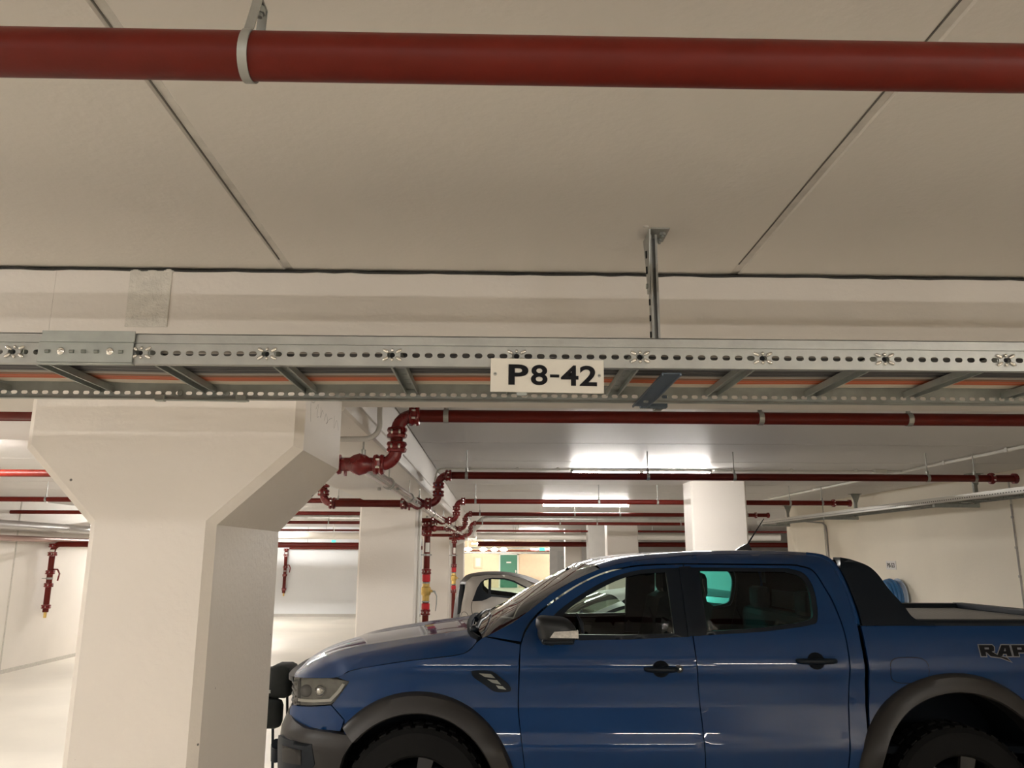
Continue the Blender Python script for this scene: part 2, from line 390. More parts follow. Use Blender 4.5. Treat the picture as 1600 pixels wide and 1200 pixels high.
lamp(3.6, 5.0, 46.5, 2.5, 'added tube lamp brightening the right part of the far cream wall', hang=True)
lamp(8.0, 9.4, 18.5, 2.615, 'lit tube lamp beyond the end of the right wall')
for x, y, w_, z_, m_, l in ((-5.6, -6.0, 2.0, 2.36, DIFFR, 'left rear'), (-1.6, -6.0, 2.0, 2.36, DIFFR, 'middle rear'), (2.2, -6.0, 2.0, 2.36, DIFFR, 'right rear'),
                            (-5.3, .3, 1.4, 2.615, DIFFN, 'added for ceiling bounce, left'), (3.3, -2.6, 1.4, 2.615, DIFFW, 'added for ceiling bounce, right')):  # this flush side pair is added, unseen, to lift bounce onto the near ceiling
    lamp(x, x+w_, y, z_, 'lit tube lamp out of view, %s of the viewer' % l, m_, hang=z_ < 2.5)
def stub(): pass

# ------------------------------------------------------------------ near red pipe
PY, PZ, PR = 1.03, 2.506, 0.0345
t = empty('sprinkler_pipe', (0, PY, PZ), 'thick dark red pipe crossing close overhead at the top', 'pipe')
bm = BM(); cyl(bm, (-4, 0, 0), (4.5, 0, 0), PR, seg=40, cap=True); obj('pipe', bm, PIPE, t, smooth=.6)
# pear shaped strap hanger
def strap(x, r, top, w, parent, skew=0.0, name='pipe_hanger'):
    bm = BM(); pts = []
    for i in range(25):
        a = -PI/2-2.45+4.9*i/24
        pts.append((math.cos(a)*(r+0.001), math.sin(a)*(r+0.001)))
    pts = [(-0.012, top)]+pts+[(0.012, top)] if True else pts
    pts = [(-0.012, top), (-0.014, top-0.012)]+pts[1:-1]+[(0.014, top-0.012), (0.012, top)]
    pts = pts[:-1][::1]+[pts[-1]]
    th = 0.0022; A = []; n = len(pts)
    for i, (y, z) in enumerate(pts):
        a = pts[max(i-1, 0)]; b = pts[min(i+1, n-1)]; d = Vector((b[0]-a[0], b[1]-a[1])).normalized(); nn = Vector((d.y, -d.x))
        sx = skew*(z+r)/(top+r)
        A.append([bm.verts.new((x+sx+s*w/2, y+nn.x*q, z+nn.y*q)) for s, q in ((-1, 0), (1, 0), (1, th), (-1, th))])
    for p, q in zip(A, A[1:]):
        for k in range(4): bm.faces.new((p[k], p[(k+1) % 4], q[(k+1) % 4], q[k]))
    bm.faces.new(A[0][::-1]); bm.faces.new(A[-1])
    o = obj(name, bm, GALV, parent, smooth=.6)
    bm = BM(); box(bm, x+skew-w/2, x+skew+w/2, -0.014, 0.014, top-0.001, top+0.0025, .0008); obj('strap_bridge', bm, GALV, o)
    bm = BM(); cyl(bm, (x+skew, 0, top-0.014), (x+skew, 0, top-0.004), 0.008, seg=6); cyl(bm, (x+skew, 0, top-0.02), (x+skew, 0, top+0.004), 0.004, seg=10); obj('bolt', bm, GALVD, o)
    return o
for x in (-2.45, -0.362, 2.35):
    h = strap(x, PR, 0.084, 0.0135, t, 0.012)
    bm = BM(); cyl(bm, (x+0.012, 0, 0.08), (x+0.012, 0, CZ-PZ), 0.004, seg=10); obj('threaded_rod', bm, GALVD, h)

# ------------------------------------------------------------------ cable ladder
LY0, LY1, LZ0, LZ1 = 1.545, 1.93, 2.171, 2.231
def slotted_web(bm, x0, x1, y, z0, z1, zc, pitch, sw, sh, th, off=0.0):
    """web plate in the XZ plane with oblong slots cut through, plate thickness th towards +y"""
    n = int(round((x1-x0)/pitch)); sl = []
    for i in range(6): sl.append((sw/2-sh/2+sh/2*math.sin(PI*i/5), sh/2*math.cos(PI*i/5)))
    for i in range(6): sl.append((-(sw/2-sh/2)-sh/2*math.sin(PI*i/5), -sh/2*math.cos(PI*i/5)))
    for side, yy in ((0, y), (1, y+th)):
        for i in range(n):
            xc = x0+(i+.5)*pitch; h = pitch/2
            c = [bm.verts.new((xc+sx*h, yy, zz)) for sx, zz in ((1, z1), (1, z0), (-1, z0), (-1, z1))]
            s = [bm.verts.new((xc+p[0], yy, zc+p[1])) for p in sl]
            # sl: 0..5 right side top->bottom, 6..11 left side bottom->top
            F = [(c[0], s[0], s[1], s[2]), (c[0], s[2], s[3], c[1]), (c[1], s[3], s[4], s[5]), (c[1], s[5], s[6], c[2]),
                 (c[2], s[6], s[7], s[8]), (c[2], s[8], s[9], c[3]), (c[3], s[9], s[10], s[11]), (c[3], s[11], s[0], c[0])]
            for f in F: bm.faces.new(f if side else f[::-1])
            if side:
                for k in range(12):
                    a, b = s[k], s[(k+1) % 12]
                    bm.faces.new((a, b, bm.verts.new((b.co.x, y, b.co.z)), bm.verts.new((a.co.x, y, a.co.z))))
    bmesh.ops.remove_doubles(bm, verts=bm.verts[:], dist=1e-5)
lad = empty('cable_ladder', (0, (LY0+LY1)/2, LZ0), 'galvanised steel cable ladder spanning the picture in front of the beam', 'cable tray')
XA, XB = -3.2, 3.55
# near rail
off = 0.29
bm = BM(); n0 = round((XA-off)/0.025); xa = off+n0*0.025-0.0125; n = 270
slotted_web(bm, xa, xa+n*0.025, LY0, LZ0+0.001, LZ0+0.041, LZ0+0.0215, 0.025, 0.0160, 0.0104, 0.0012)
xb = xa+n*0.025
box(bm, xa, xb, LY0-0.001, LY0+0.014, LZ0-0.0012, LZ0+0.0012)      # bottom flange
box(bm, xa, xb, LY0-0.0045, LY0+0.0016, LZ0+0.041, LZ0+0.0428)      # step out
box(bm, xa, xb, LY0-0.0045, LY0-0.0029, LZ0+0.0428, LZ1)            # upper lip
box(bm, xa, xb, LY0-0.0045, LY0+0.012, LZ1-0.0016, LZ1)             # top return
for o_ in (): pass
rail = obj('side_rail', local(bm, lad), GALV, lad, label='slotted near side rail')
# far rail
bm = BM(); slotted_web(bm, xa+.006, xb+.006, LY1-0.0016, LZ0+0.003, LZ0+0.043, LZ0+0.018, 0.025, 0.0158, 0.0088, 0.0016)
box(bm, xa, xb, LY1-0.014, LY1+0.001, LZ0+0.0012, LZ0+0.0034)
box(bm, xa, xb, LY1, LY1+0.0045, LZ0+0.043, LZ0+0.0446)
box(bm, xa, xb, LY1+0.0029, LY1+0.0045, LZ0+0.0446, LZ1)
obj('side_rail', local(bm, lad), GALVD, lad, label='slotted far side rail in shade')
# rungs
RX = [off+0.2487*k for k in range(-13, 14) if XA < off+0.2487*k < XB]
def rung_bm():
    bm = BM(); z = LZ0+0.019; w = 0.016; y0, y1 = LY0+0.0018, LY1-0.0018
    P = [(-w, z), (-w, z+0.015), (w, z+0.015), (w, z), (w-0.004, z), (w-0.004, z+0.0015), (w-0.0016, z+0.0015), (w-0.0016, z+0.0134), (-w+0.0016, z+0.0134), (-w+0.0016, z+0.0015), (-w+0.004, z+0.0015), (-w+0.004, z)]
    prism(bm, P, 'y', y0, y1)
    for i in range(6):                # slot edges punched in the top of the rung
        yy = LY0+0.06+i*0.052
        box(bm, -0.006, 0.006, yy, yy+0.022, z+0.0122, z+0.0138)
    return bm
bm = rung_bm(); bmesh.ops.translate(bm, vec=(0, -lad.location.y, -lad.location.z), verts=bm.verts[:])
r0 = obj('rung', bm, GALVD, lad); r0.location.x = RX[0]
def star_bm():
    bm = BM()
    for a in (31, 90, 149, 211, 270, 329):
        c, s = math.cos(math.radians(a)), math.sin(math.radians(a)); v = a in (90, 270); q, k = (.0065, .0125) if v else (.0092, .0215)
        tube(bm, [(c*q, 0.0004, s*q), (c*(q+.0012), -0.0015, s*(q+.0012)), (c*(q+.003), -0.0022, s*(q+.003)), (c*(k-.003), -0.0022, s*(k-.003)), (c*(k-.0012), -.0015, s*(k-.0012)), (c*k, .0004, s*k)], [0.0008, 0.0026, 0.0034, .0034, .0026, 0.0008], 10)
    return bm
bm = star_bm(); s0 = obj('punched_star_fixing', bm, STEEL, lad, smooth=.9); s0.location = (RX[0], LY0-lad.location.y, LZ0+0.0215-lad.location.z)
bm = BM(); lathe(bm, (0, 0.0, 0), (0, 1, 0), [(0, .0052), (.0005, .0052), (.0016, .0052)], 12)
c0 = obj('slot_shadow_plate', bm, INK, lad); c0.location = (RX[0], LY0+0.0018-lad.location.y, LZ0+0.0215-lad.location.z)
for x in RX[1:]:
    share('rung', r0, lad, loc=(x, 0, 0)); share('punched_star_fixing', s0, lad, loc=(x, s0.location.y, s0.location.z)); share('slot_shadow_plate', c0, lad, loc=(x, c0.location.y, c0.location.z))
# splice plate over the joint at the left, with pan head bolts
bm = BM(); y = LY0-0.007
box(bm, -0.905, -0.719, y-0.0, y+0.002, LZ0, LZ0+0.042, .0005); box(bm, -0.899, -0.716, y-.004, y-.002, LZ0+0.042, LZ1+0.003, .0005); box(bm, -0.902, -0.717, y-.004, y+.002, LZ0+.0405, LZ0+0.0425)
box(bm, -0.905, -0.719, y, y+0.014, LZ0-0.003, LZ0-0.001)
sp = obj('splice_plate', local(bm, lad), GALVD, lad, label='dull grey splice plate')
for x in (-0.886, -0.838, -0.815, -0.79, -0.742):
    bm = BM(); tube(bm, [(x-0.004, y-0.0008, LZ0+0.0215), (x+0.004, y-0.0008, LZ0+0.0215)], .0038, 8); obj('slot', local(bm, lad), mat('slot_grey', (0.22, 0.24, 0.22), .6, .5), sp)
    sp.children[-1].parent = sp; sp.children[-1].scale.y = 1
for x in (-0.860, -0.764):
    bm = BM(); lathe(bm, (x, y, LZ0+0.022), (0, -1, 0), [(0, .0075), (.002, .0075), (.0045, .005), (.0052, .002)], 16); box(bm, x-.0035, x+.0035, y-.0056, y-.0048, LZ0+.0212, LZ0+.0228); box(bm, x-.0008, x+.0008, y-.0056, y-.0048, LZ0+.0185, LZ0+.0255)
    obj('bolt', local(bm, lad), STEEL, lad, smooth=.7)
# clip under the far rail at the left joint
bm = BM(); tube(bm, [(-0.815, LY1-.02, LZ0-.002), (-0.60, LY1-.02, LZ0-.004)], .003, 6)
for x in (-0.815, -0.62): box(bm, x-.012, x+.012, LY1-.026, LY1-.01, LZ0-.006, LZ0+.010, .002)
obj('joint_clip', local(bm, lad), GALVD, lad)
for x in (-0.775, -0.66):
    bm = BM(); lathe(bm, (x, LY1-.002, LZ0+0.018), (0, -1, 0), [(0, .007), (.003, .006), (.004, .003)], 12); obj('bolt', local(bm, lad), GALVD, lad)

# cables on the ladder
GC = {'grey': mat('grey_cable_sheath', (0.30, 0.28, 0.25), .55), 'dark': mat('dark_cable_sheath', (0.05, 0.05, 0.052), .5), 'orange': mat('orange_cable_sheath', (0.42, 0.10, 0.04), .5), 'beige': mat('beige_cable_sheath', (0.50, 0.45, 0.37), .55), 'brown': mat('brown_cable_sheath', (0.20, 0.10, 0.06), .55)}
cab = [('dark', 1.572, .011), ('grey', 1.598, .011), ('dark', 1.624, .012), ('dark', 1.651, .012), ('grey', 1.677, .011), ('dark', 1.702, .010), ('dark', 1.726, .011), ('dark', 1.752, .011), ('dark', 1.777, .010), ('grey', 1.799, .009), ('brown', 1.819, .008), ('orange', 1.839, .009), ('orange', 1.8585, .008), ('beige', 1.8775, .008), ('beige', 1.8965, .008)]
names = {'dark': 'black', 'grey': 'grey', 'brown': 'brown', 'orange': 'orange', 'beige': 'beige'}
for i, (c, y, r) in enumerate(cab):
    ph = 1.3; bm = BM(); zt = LZ0+0.034+r+.0006
    pts = [(XA+0.05+k*0.12, y+0.0065*math.sin(ph+k*.45)*math.sin(k*.17+.5), zt+abs(0.004*math.sin(ph*2+k*.33))) for k in range(int((XB-XA-.1)/.12)+1)]
    tube(bm, pts, r, 10)
    o = obj('power_cable', bm, GC[c], smooth=.9, cat='cable')
    k = ['nearest the front rail', 'second from the front rail', 'third from the front rail', 'fourth from the front rail', 'fifth from the front rail', 'sixth from the front rail', 'seventh from the front rail', 'eighth from the front rail', 'ninth from the front rail', 'just before the brown one', 'just in front of the orange pair', 'front one of the orange pair', 'rear one of the orange pair', 'just behind the orange pair', 'nearest the far rail'][i]
    setp(o, '%s cable lying on the ladder rungs, %s' % (names[c], k), 'cable', 'cables lying on the cable ladder')

# ceiling hanger bracket of the ladder with its cantilever arm
hg = empty('ladder_hanger', (0.42, 2.02, CZ), 'zinc ceiling bracket with slotted channel and arm carrying the cable ladder', 'bracket')
HX, HY = 0.42, 2.02
def channel_v(x, y, w, d, z0, z1, th=.0022):
    bm = BM(); P = [(x-w/2, y-d/2), (x-w/2, y+d/2), (x+w/2, y+d/2), (x+w/2, y-d/2), (x+w/2-.006, y-d/2), (x+w/2-.006, y-d/2+th), (x+w/2-th, y-d/2+th), (x+w/2-th, y+d/2-th), (x-w/2+th, y+d/2-th), (x-w/2+th, y-d/2+th), (x-w/2+.006, y-d/2+th), (x-w/2+.006, y-d/2)]
    prism(bm, P, 'z', z0, z1); return bm
bm = channel_v(HX+.002, HY, .021, .030, 2.172, 2.652); obj('channel_post', local(bm, hg), GALV, hg)
for k in range(9):
    z = 2.24+k*.045; bm = BM(); tube(bm, [(HX-.0092, HY, z-.008), (HX-.0092, HY, z+.008)], .003, 8); obj('post_slot', local(bm, hg), INK, hg)
bm = BM(); box(bm, HX-.010, HX+.042, HY-.045, HY+.045, 2.655, 2.660, .001); obj('ceiling_plate', local(bm, hg), GALV, hg)
bm = BM(); prism(bm, [(HY-.045, 2.656), (HY+.045, 2.656), (HY+.012, 2.53), (HY+.010, 2.49), (HY-.010, 2.49), (HY-.018, 2.53)], 'x', HX-.0135, HX-.0105); gp = obj('gusset_plate', local(bm, hg), GALV, hg)
for z in (2.60, 2.555):
    bm = BM(); tube(bm, [(HX-.0140, HY, z-.010), (HX-.0140, HY, z+.010)], .0032, 8); obj('gusset_slot', local(bm, hg), INK, gp)
for (x, y, z) in ((HX+.027, HY-.02, 2.652), (HX+.027, HY+.025, 2.652)):
    bm = BM(); cyl(bm, (x, y, z-.004), (x, y, z+.003), .008, seg=6); cyl(bm, (x, y, z-.010), (x, y, z), .0042, seg=10); obj('anchor_bolt', local(bm, hg), GALVD, hg)
bm = BM(); cyl(bm, (HX-.018, HY, 2.51), (HX-.012, HY, 2.51), .007, seg=6); obj('side_bolt', local(bm, hg), GALVD, hg)
BLUEZ = mat('blue_zinc', (0.11, 0.14, 0.175), .45, .6, noise=.1, nscale=12)
bm = BM(); P = [(HX-.078, LZ0-.004), (HX-.078, LZ0-.030), (HX-.072, LZ0-.030), (HX-.072, LZ0-.008), (HX-.042, LZ0-.008), (HX-.042, LZ0-.030), (HX-.036, LZ0-.030), (HX-.036, LZ0-.004)]
bm = BM(); box(bm, HX-.080, HX-.040, LY0+.03, LY1+.004, LZ0-.006, LZ0-.0025, .001); box(bm, HX-.080, HX-.077, LY0+.03, LY1+.004, LZ0-.009, LZ0-.004); box(bm, HX-.043, HX-.040, LY0+.03, LY1+.004, LZ0-.009, LZ0-.004)
obj('support_arm', local(bm, hg), BLUEZ, hg, label='bluish support arm under the ladder')
bm = BM(); box(bm, HX-.05, HX+.02, HY-.035, HY-.017, LZ0+.001, LZ0+.06, .002); obj('arm_flange', local(bm, hg), BLUEZ, hg)
bm = BM(); cyl(bm, (HX-.06, LY1-.07, LZ0-.010), (HX-.06, LY1-.07, LZ0-.005), .006, seg=6); obj('arm_bolt', local(bm, hg), GALVD, hg)
bm = BM(); sphere(bm, (HX-.024, HY-.05, CZ), .006, (1.5, 1, .5), 8, 6); obj('filler_dab', local(bm, hg), MORTAR, hg)

# P8-42 plate
sg = empty('bay_sign', (0.102, 1.533, 2.150), 'white plate reading P8-42 screwed to the cable ladder', 'sign', rot=(0, math.radians(0.6), 0))
bm = BM(); box(bm, -0.1125, 0.1125, 0, 0.0025, -0.034, 0.034, .0008); obj('plate', bm, SIGNM, sg)
RZ = Matrix(((1, 0, 0, 0.006), (0, 0, -1, 0), (0, 1, 0, 0.001), (0, 0, 0, 1)))
for ch, xc, w_, h_, b_, dz in (('P', -.0632, .0395, .0415, .028, 0), ('8', -.0220, .0330, .0415, .022, 0), ('-', .0085, .0185, .0060, .0, -.0015), ('4', .0385, .0350, .0415, .024, 0), ('2', .0755, .0345, .0415, .024, 0)):
    text_mesh('letter', ch, h_, INK, sg, Matrix.Translation((xc, -0.0008, dz)) @ RZ, bold=b_, width=w_)
for x in (-0.1035, 0.1035):
    bm = BM(); lathe(bm, (x, 0, 0.002), (0, -1, 0), [(0, .0035), (.001, .0032), (.0016, .0018)], 12); obj('screw', bm, GALV, sg)
    bm = BM(); box(bm, x-.002, x+.002, -.0022, -.0014, .0015, .0025); obj('screw_slot', bm, INK, sg)
bm = BM(); box(bm, -.06, -.04, .0025, .010, -.04, -.03); box(bm, .0885, .103, .0025, .010, -.01, .03); obj('fixing_clip', bm, GALVD, sg)

# ------------------------------------------------------------------ sprinkler manifolds and branch pipes
def coupling(bm, p, ax, r, w=0.05):
    p = Vector(p); ax = Vector(ax).normalized(); w *= 1.15
    lathe(bm, p-ax*w/2, ax, [(0, r*1.08), (w*.06, r*1.50), (w*.3, r*1.62), (w*.5, r*1.36), (w*.7, r*1.62), (w*.94, r*1.50), (w, r*1.08)], 12)
    u, v = frame(ax)
    for s in (-1, 1):
        c = p+u*s*r*1.55
        q0, q1 = c-v*r*.75, c+v*r*.75
        cyl(bm, c-v*r*.4, c+v*r*.4, r*.52, seg=8); nf = len(bm.faces); cyl(bm, q0, q1, r*.2, seg=6)
        cyl(bm, q0, q0+v*r*.25, r*.36, seg=6); cyl(bm, q1-v*r*.25, q1, r*.36, seg=6)
        bm.faces.ensure_lookup_table()
        for f in bm.faces[nf:]: f.material_index = 1
R1 = 0.030
def rod_hanger(x, zc, r, parent, zt=CZ):
    bm = BM()
    N = 18; th = .002; w = .012; A = []
    for i in range(N):
        a = 2*PI*i/N; A.append([bm.verts.new((x+sx*w, math.cos(a)*(r+q), zc+math.sin(a)*(r+q))) for sx, q in ((-1, .0005), (1, .0005), (1, .0035), (-1, .0035))])
    for i in range(N):
        p, q = A[i], A[(i+1) % N]
        for k in range(4): bm.faces.new((p[k], p[(k+1) % 4], q[(k+1) % 4], q[k]))
    cyl(bm, (x, 0, zc+r+.002), (x, 0, zc+r+.03), .011, seg=8); cyl(bm, (x, 0, zc+r+.02), (x, 0, zt), .0045, seg=8)
    return obj('rod_hanger', bm, GALV, parent)
ZP, ZM = 2.45, 2.218
def branch(yk, label):
    t = empty('sprinkler_branch_pipe', (0, yk, 0), label, 'pipe', 'red sprinkler branch pipes with valve manifolds')
    e = .075
    bm = BM(); cyl(bm, (-.385, 0, ZP), (4.36, 0, ZP), R1, seg=16); obj('pipe', bm, PIPE, t, smooth=.6, label='long right hand pipe run')
    bm = BM(); tube(bm, arcpts((-.390, ZP-e), e, PI/2, PI, 8), R1*1.04, 14); tube(bm, [(-.385, 0, ZP), (-.39, 0, ZP)], R1, 14); obj('elbow', bm, PIPER, t, smooth=.7)
    bm = BM(); cyl(bm, (-.465, 0, 2.30), (-.465, 0, ZP-e), R1, seg=14); obj('riser_pipe', bm, PIPE, t, smooth=.6)
    bm = BM(); tube(bm, arcpts((-.540, ZM+e), e, 0, -PI/2, 8), R1*1.04, 14); obj('elbow', bm, PIPER, t, smooth=.7)
    for p, ax in (((-.385, 0, ZP), (1, 0, 0)), ((-.465, 0, 2.368), (0, 0, 1)), ((-.465, 0, 2.300), (0, 0, 1)), ((-.545, 0, ZM), (1, 0, 0)), ((-.745, 0, ZM), (1, 0, 0)), ((4.16, 0, ZP), (1, 0, 0))):
        bm = BM(); coupling(bm, p, ax, R1, .046 if p[0] < 3 else .03); obj('coupling', bm, [PIPER, STEEL], t, smooth=.5)
    bm = BM(); lathe(bm, (-.72, 0, ZM), (1, 0, 0), [(0, R1*1.05), (.04, R1*1.1), (.055, R1*1.45), (.085, R1*1.75), (.115, R1*1.45), (.13, R1*1.1), (.155, R1*1.05)], 18)
    cyl(bm, (-.70, 0, ZM-.02), (-.70, 0, ZM-.055), .008, seg=8); cyl(bm, (-.66, -.03, ZM+.01), (-.66, -.062, ZM+.012), .012, seg=8)
    obj('valve_body', bm, PIPER, t, smooth=.7)
    bm = BM(); cyl(bm, (-1.33, 0, ZM), (-.74, 0, ZM), R1, seg=14); obj('cross_pipe', bm, PIPE, t, smooth=.6)
    bm = BM(); tube(bm, arcpts((-1.33, ZM+e), e, -PI/2, -PI, 8), R1*1.04, 14); obj('elbow', bm, PIPER, t, smooth=.7)
    bm = BM(); cyl(bm, (-1.405, 0, ZM+e), (-1.405, 0, ZP-e), R1, seg=14); obj('riser_pipe', bm, PIPE, t, smooth=.6)
    bm = BM(); tube(bm, arcpts((-1.48, ZP-e), e, 0, PI/2, 8), R1*1.04, 14); obj('elbow', bm, PIPER, t, smooth=.7)
    for p, ax in (((-1.33, 0, ZM), (1, 0, 0)), ((-1.405, 0, 2.302), (0, 0, 1)), ((-1.405, 0, 2.37), (0, 0, 1)), ((-1.48, 0, ZP), (1, 0, 0))):
        bm = BM(); coupling(bm, p, ax, R1, .046); obj('coupling', bm, [PIPER, STEEL], t, smooth=.5)
    bm = BM(); cyl(bm, (-7.57, 0, ZP), (-1.48, 0, ZP), R1, seg=14); obj('pipe', bm, PIPE, t, smooth=.6, label='long left hand pipe run')
    bm = BM(); lathe(bm, (4.34, 0, ZP), (1, 0, 0), [(0, R1), (.003, R1*1.45), (.03, R1*1.45), (.04, R1*1.1)], 14); obj('end_cap', bm, PIPER, t, smooth=.7)
    for x in (-.235, 1.27, 1.99, 3.62, 4.02): rod_hanger(x, ZP, R1, t)
    for x in (-5.4, -3.2, -1.9): rod_hanger(x, ZP, R1, t)
    rod_hanger(-.62, ZM, R1*1.3, t, 2.345)
    return t
b0 = branch(3.73, 'nearest red sprinkler branch pipe, right under the cable ladder')
for y, l in ((6.58, 'second red sprinkler branch pipe, beside the nearest tube lamp'), (9.75, 'third red sprinkler branch pipe, level with the second tube lamp'), (12.72, 'fourth red sprinkler branch pipe, glowing orange behind the second tube lamp'), (15.6, 'fifth and farthest red sprinkler branch pipe with its own manifold')):
    c = copy_tree(b0); c.location.y = y; c['label'] = l
    if y > 15: c.location.z = -.028

# silver header pipe
hd = empty('header_pipe', (-.62, 3.7, 2.2), 'shiny silver header pipe running away beneath the long beam', 'pipe')
bm = BM(); cyl(bm, (0, 0.02, .012), (0, 12.1, .012), .028, seg=20); obj('pipe', bm, SILVERP, hd, smooth=.6)
bm = BM(); lathe(bm, (0, 0.0, .012), (0, 1, 0), [(0, .02), (.01, .032), (.05, .034), (.06, .028)], 16); obj('end_cap', bm, PIPER, hd, smooth=.7)
for y in (.95, 2.1, 4.3, 7.4, 10.2):
    bm = BM(); lathe(bm, (0, y, .012), (0, 1, 0), [(0, .029), (.0, .036), (.025, .036), (.025, .029)], 16); cyl(bm, (0, y+.012, .025), (0, y+.012, .139), .004, seg=8); cyl(bm, (0.045, y+.012, -.02), (0.062, y+.012, -.02), .01, seg=6); cyl(bm, (-0.062, y+.012, -.02), (-0.045, y+.012, -.02), .01, seg=6)
    obj('pipe_clamp', bm, GALV, hd, smooth=.7)

def riser(x, y, r, zt, label, valve=1.36):
    t = empty('riser_pipe', (x, y, 0), label, 'pipe'); k = r/.038
    bm = BM(); cyl(bm, (0, 0, 0), (0, 0, zt), r, seg=18); obj('pipe', bm, PIPE, t, smooth=.6)
    for z in (zt-.05, zt-.17, 1.617, 1.147):
        bm = BM(); coupling(bm, (0, 0, z), (0, 0, 1), r*.95, .06); obj('coupling', bm, [PIPER, STEEL], t, smooth=.5)
    bm = BM(); cyl(bm, (0, 0, zt-.11), (.20, 0, zt-.11), r*.7, seg=12); cyl(bm, (-.10, 0, zt-.11), (0, 0, zt-.11), r*.7, seg=12); lathe(bm, (.05, 0, zt-.11), (1, 0, 0), [(0, r*.8), (.03, r*1.15), (.06, r*.8)], 12); obj('tee', bm, PIPER, t, smooth=.7)
    for z0, z1 in ((1.50, 1.585), (1.18, 1.25)):
        bm = BM(); lathe(bm, (0, 0, z0), (0, 0, 1), [(0, r*1.22), (.004, r*1.28), (z1-z0-.004, r*1.28), (z1-z0, r*1.1)], 18); obj('red_adapter', bm, REDP, t, smooth=.7, label='bright red adapter')
    for z in (1.478, 1.262):
        bm = BM(); lathe(bm, (0, 0, z), (0, 0, 1), [(0, r*1.3), (.016, r*1.3)], 6); obj('hex_nut', bm, GALVD, t)
    bm = BM(); lathe(bm, (0, 0, 1.28), (0, 0, 1), [(0, r*1.1), (.06, r*1.1), (.06, r*1.2), (.075, r*1.5), (.15, r*1.5), (.165, r*1.1), (.198, r*1.1)], 18)
    cyl(bm, (0, -.01, 1.39), (.08, -.01, 1.39), .016, seg=10); obj('valve_body', bm, BRASS, t, smooth=.7, label='brass ball valve')
    bm = BM(); tube(bm, [(.06, -.01, 1.39), (.105, -.01, 1.385), (.13, -.01, 1.33), (.128, -.01, 1.24), (.118, -.01, 1.16)], [.010, .012, .007, .007, .005], 8); obj('valve_handle', bm, GALVD, t, smooth=.7, label='steel lever handle')
    bm = BM(); lathe(bm, (0, 0, 1.80), (0, 0, 1), [(0, r*1.02), (.0, r*1.2), (.025, r*1.2), (.025, r*1.02)], 16); cyl(bm, (-.10, 0, 1.812), (-.04, 0, 1.812), .005, seg=8); cyl(bm, (.045, 0, 1.812), (.06, 0, 1.812), .01, seg=6); obj('pipe_clamp', bm, GALV, t, smooth=.7)
    bm = BM(); prism(bm, [(r*1.04*math.cos(a), r*1.04*math.sin(a)) for a in [-2.0+1.4*i/6 for i in range(7)]]+[(r*.9*math.cos(a), r*.9*math.sin(a)) for a in [-.6-1.4*i/6 for i in range(7)]], 'z', 1.845, 1.955); obj('paper_label', bm, WHITEPL, t, label='white label')
    return t
riser(-.812, 9.78, .038, 2.235, 'vertical red riser with brass valve beside the plain square column')
r2 = riser(-.772, 15.58, .036, 2.24, 'second smaller looking red riser with brass valve, left of the silver car')
# white conduit down the square column
o = BM(); tube(o, [(-.862, 9.35, 2.335), (-.862, 9.35, .02)], .018, 8); obj('white_conduit', o, WHITEPL, label='white conduit down the side of the square column', cat='conduit')
# grey conduit bending under the beam beside the big column
bm = BM(); tube(bm, crom([(-1.0, 3.3, 2.275), (-.60, 3.3, 2.275), (-.52, 3.3, 2.283), (-.487, 3.3, 2.32), (-.487, 3.3, 2.40), (-.487, 3.3, 2.655)], 6), .011, 10)
o = obj('grey_conduit', bm, mat('grey_conduit_plastic', (0.45, 0.43, 0.40), .45), smooth=.7, label='grey conduit bending upward beside the big column head', cat='conduit')
bm = BM(); box(bm, -.70, -.685, 3.285, 3.315, 2.255, 2.345, .003); obj('conduit_clip', bm, GALV, o)

# ducts and further pipes
def pipe_thing(name, pts, r, m, label, cat='pipe', seg=16, rings=None, sm=.7, group=None, hang=True):
    t = empty(name, pts[0], label, cat, group); L0 = Vector(pts[0])
    bm = BM(); tube(bm, [Vector(p)-L0 for p in pts], r, seg); obj('pipe' if cat == 'pipe' else 'duct_run', bm, m, t, smooth=sm)
    if rings:
        a, b = Vector(pts[rings[1]])-L0, Vector(pts[rings[2]])-L0; n = int((b-a).length/rings[0]); d = (b-a).normalized()
        src = None
        for i in range(1, n):
            p = a+d*i*rings[0]
            if src is None:
                bm = BM(); lathe(bm, -d*.006, d, [(0, r), (.002, r*1.05), (.010, r*1.05), (.012, r)], seg); src = obj('seam_ring', bm, m, t); src.location = p
            else: share('seam_ring', src, t, loc=p)
    for f in ((.12, .5, .88) if hang else ()):
        p = Vector(pts[0]).lerp(Vector(pts[1]), f)-L0
        bm = BM(); cyl(bm, p+Vector((0, 0, r*.9)), p+Vector((0, 0, CZ-pts[0][2])), .006, seg=6); obj('hanger_rod', bm, GALV, t)
    return t
pipe_thing('air_duct', [(5.1, 17.2, 2.583), (-.12, 17.2, 2.583), (-.24, 17.2, 2.56), (-.72, 17.2, 2.13), (-.86, 17.2, 2.07), (-.95, 17.2, 2.05)], .074, DUCTM, 'spiral duct bending down toward the second red riser', 'duct', 18, (.9, 0, 1))
pipe_thing('air_duct', [(-7.57, 17.2, 2.583), (-1.4, 17.2, 2.583)], .074, DUCTM, 'spiral duct across the left bays behind the big column', 'duct', 18, (.45, 0, 1))
pipe_thing('air_duct', [(-7.57, 22.5, 2.34), (-1.4, 22.5, 2.34)], .095, mat('white_duct', (0.78, 0.74, 0.68), .4), 'pale duct in front of the bluish white wall', 'duct', 18, (1.5, 0, 1))
pipe_thing('air_duct', [(-.5, 22.5, 2.34), (8, 22.5, 2.34)], .095, MATS['white_duct'], 'pale duct above the far tube lamp', 'duct', 18, (1.5, 0, 1))
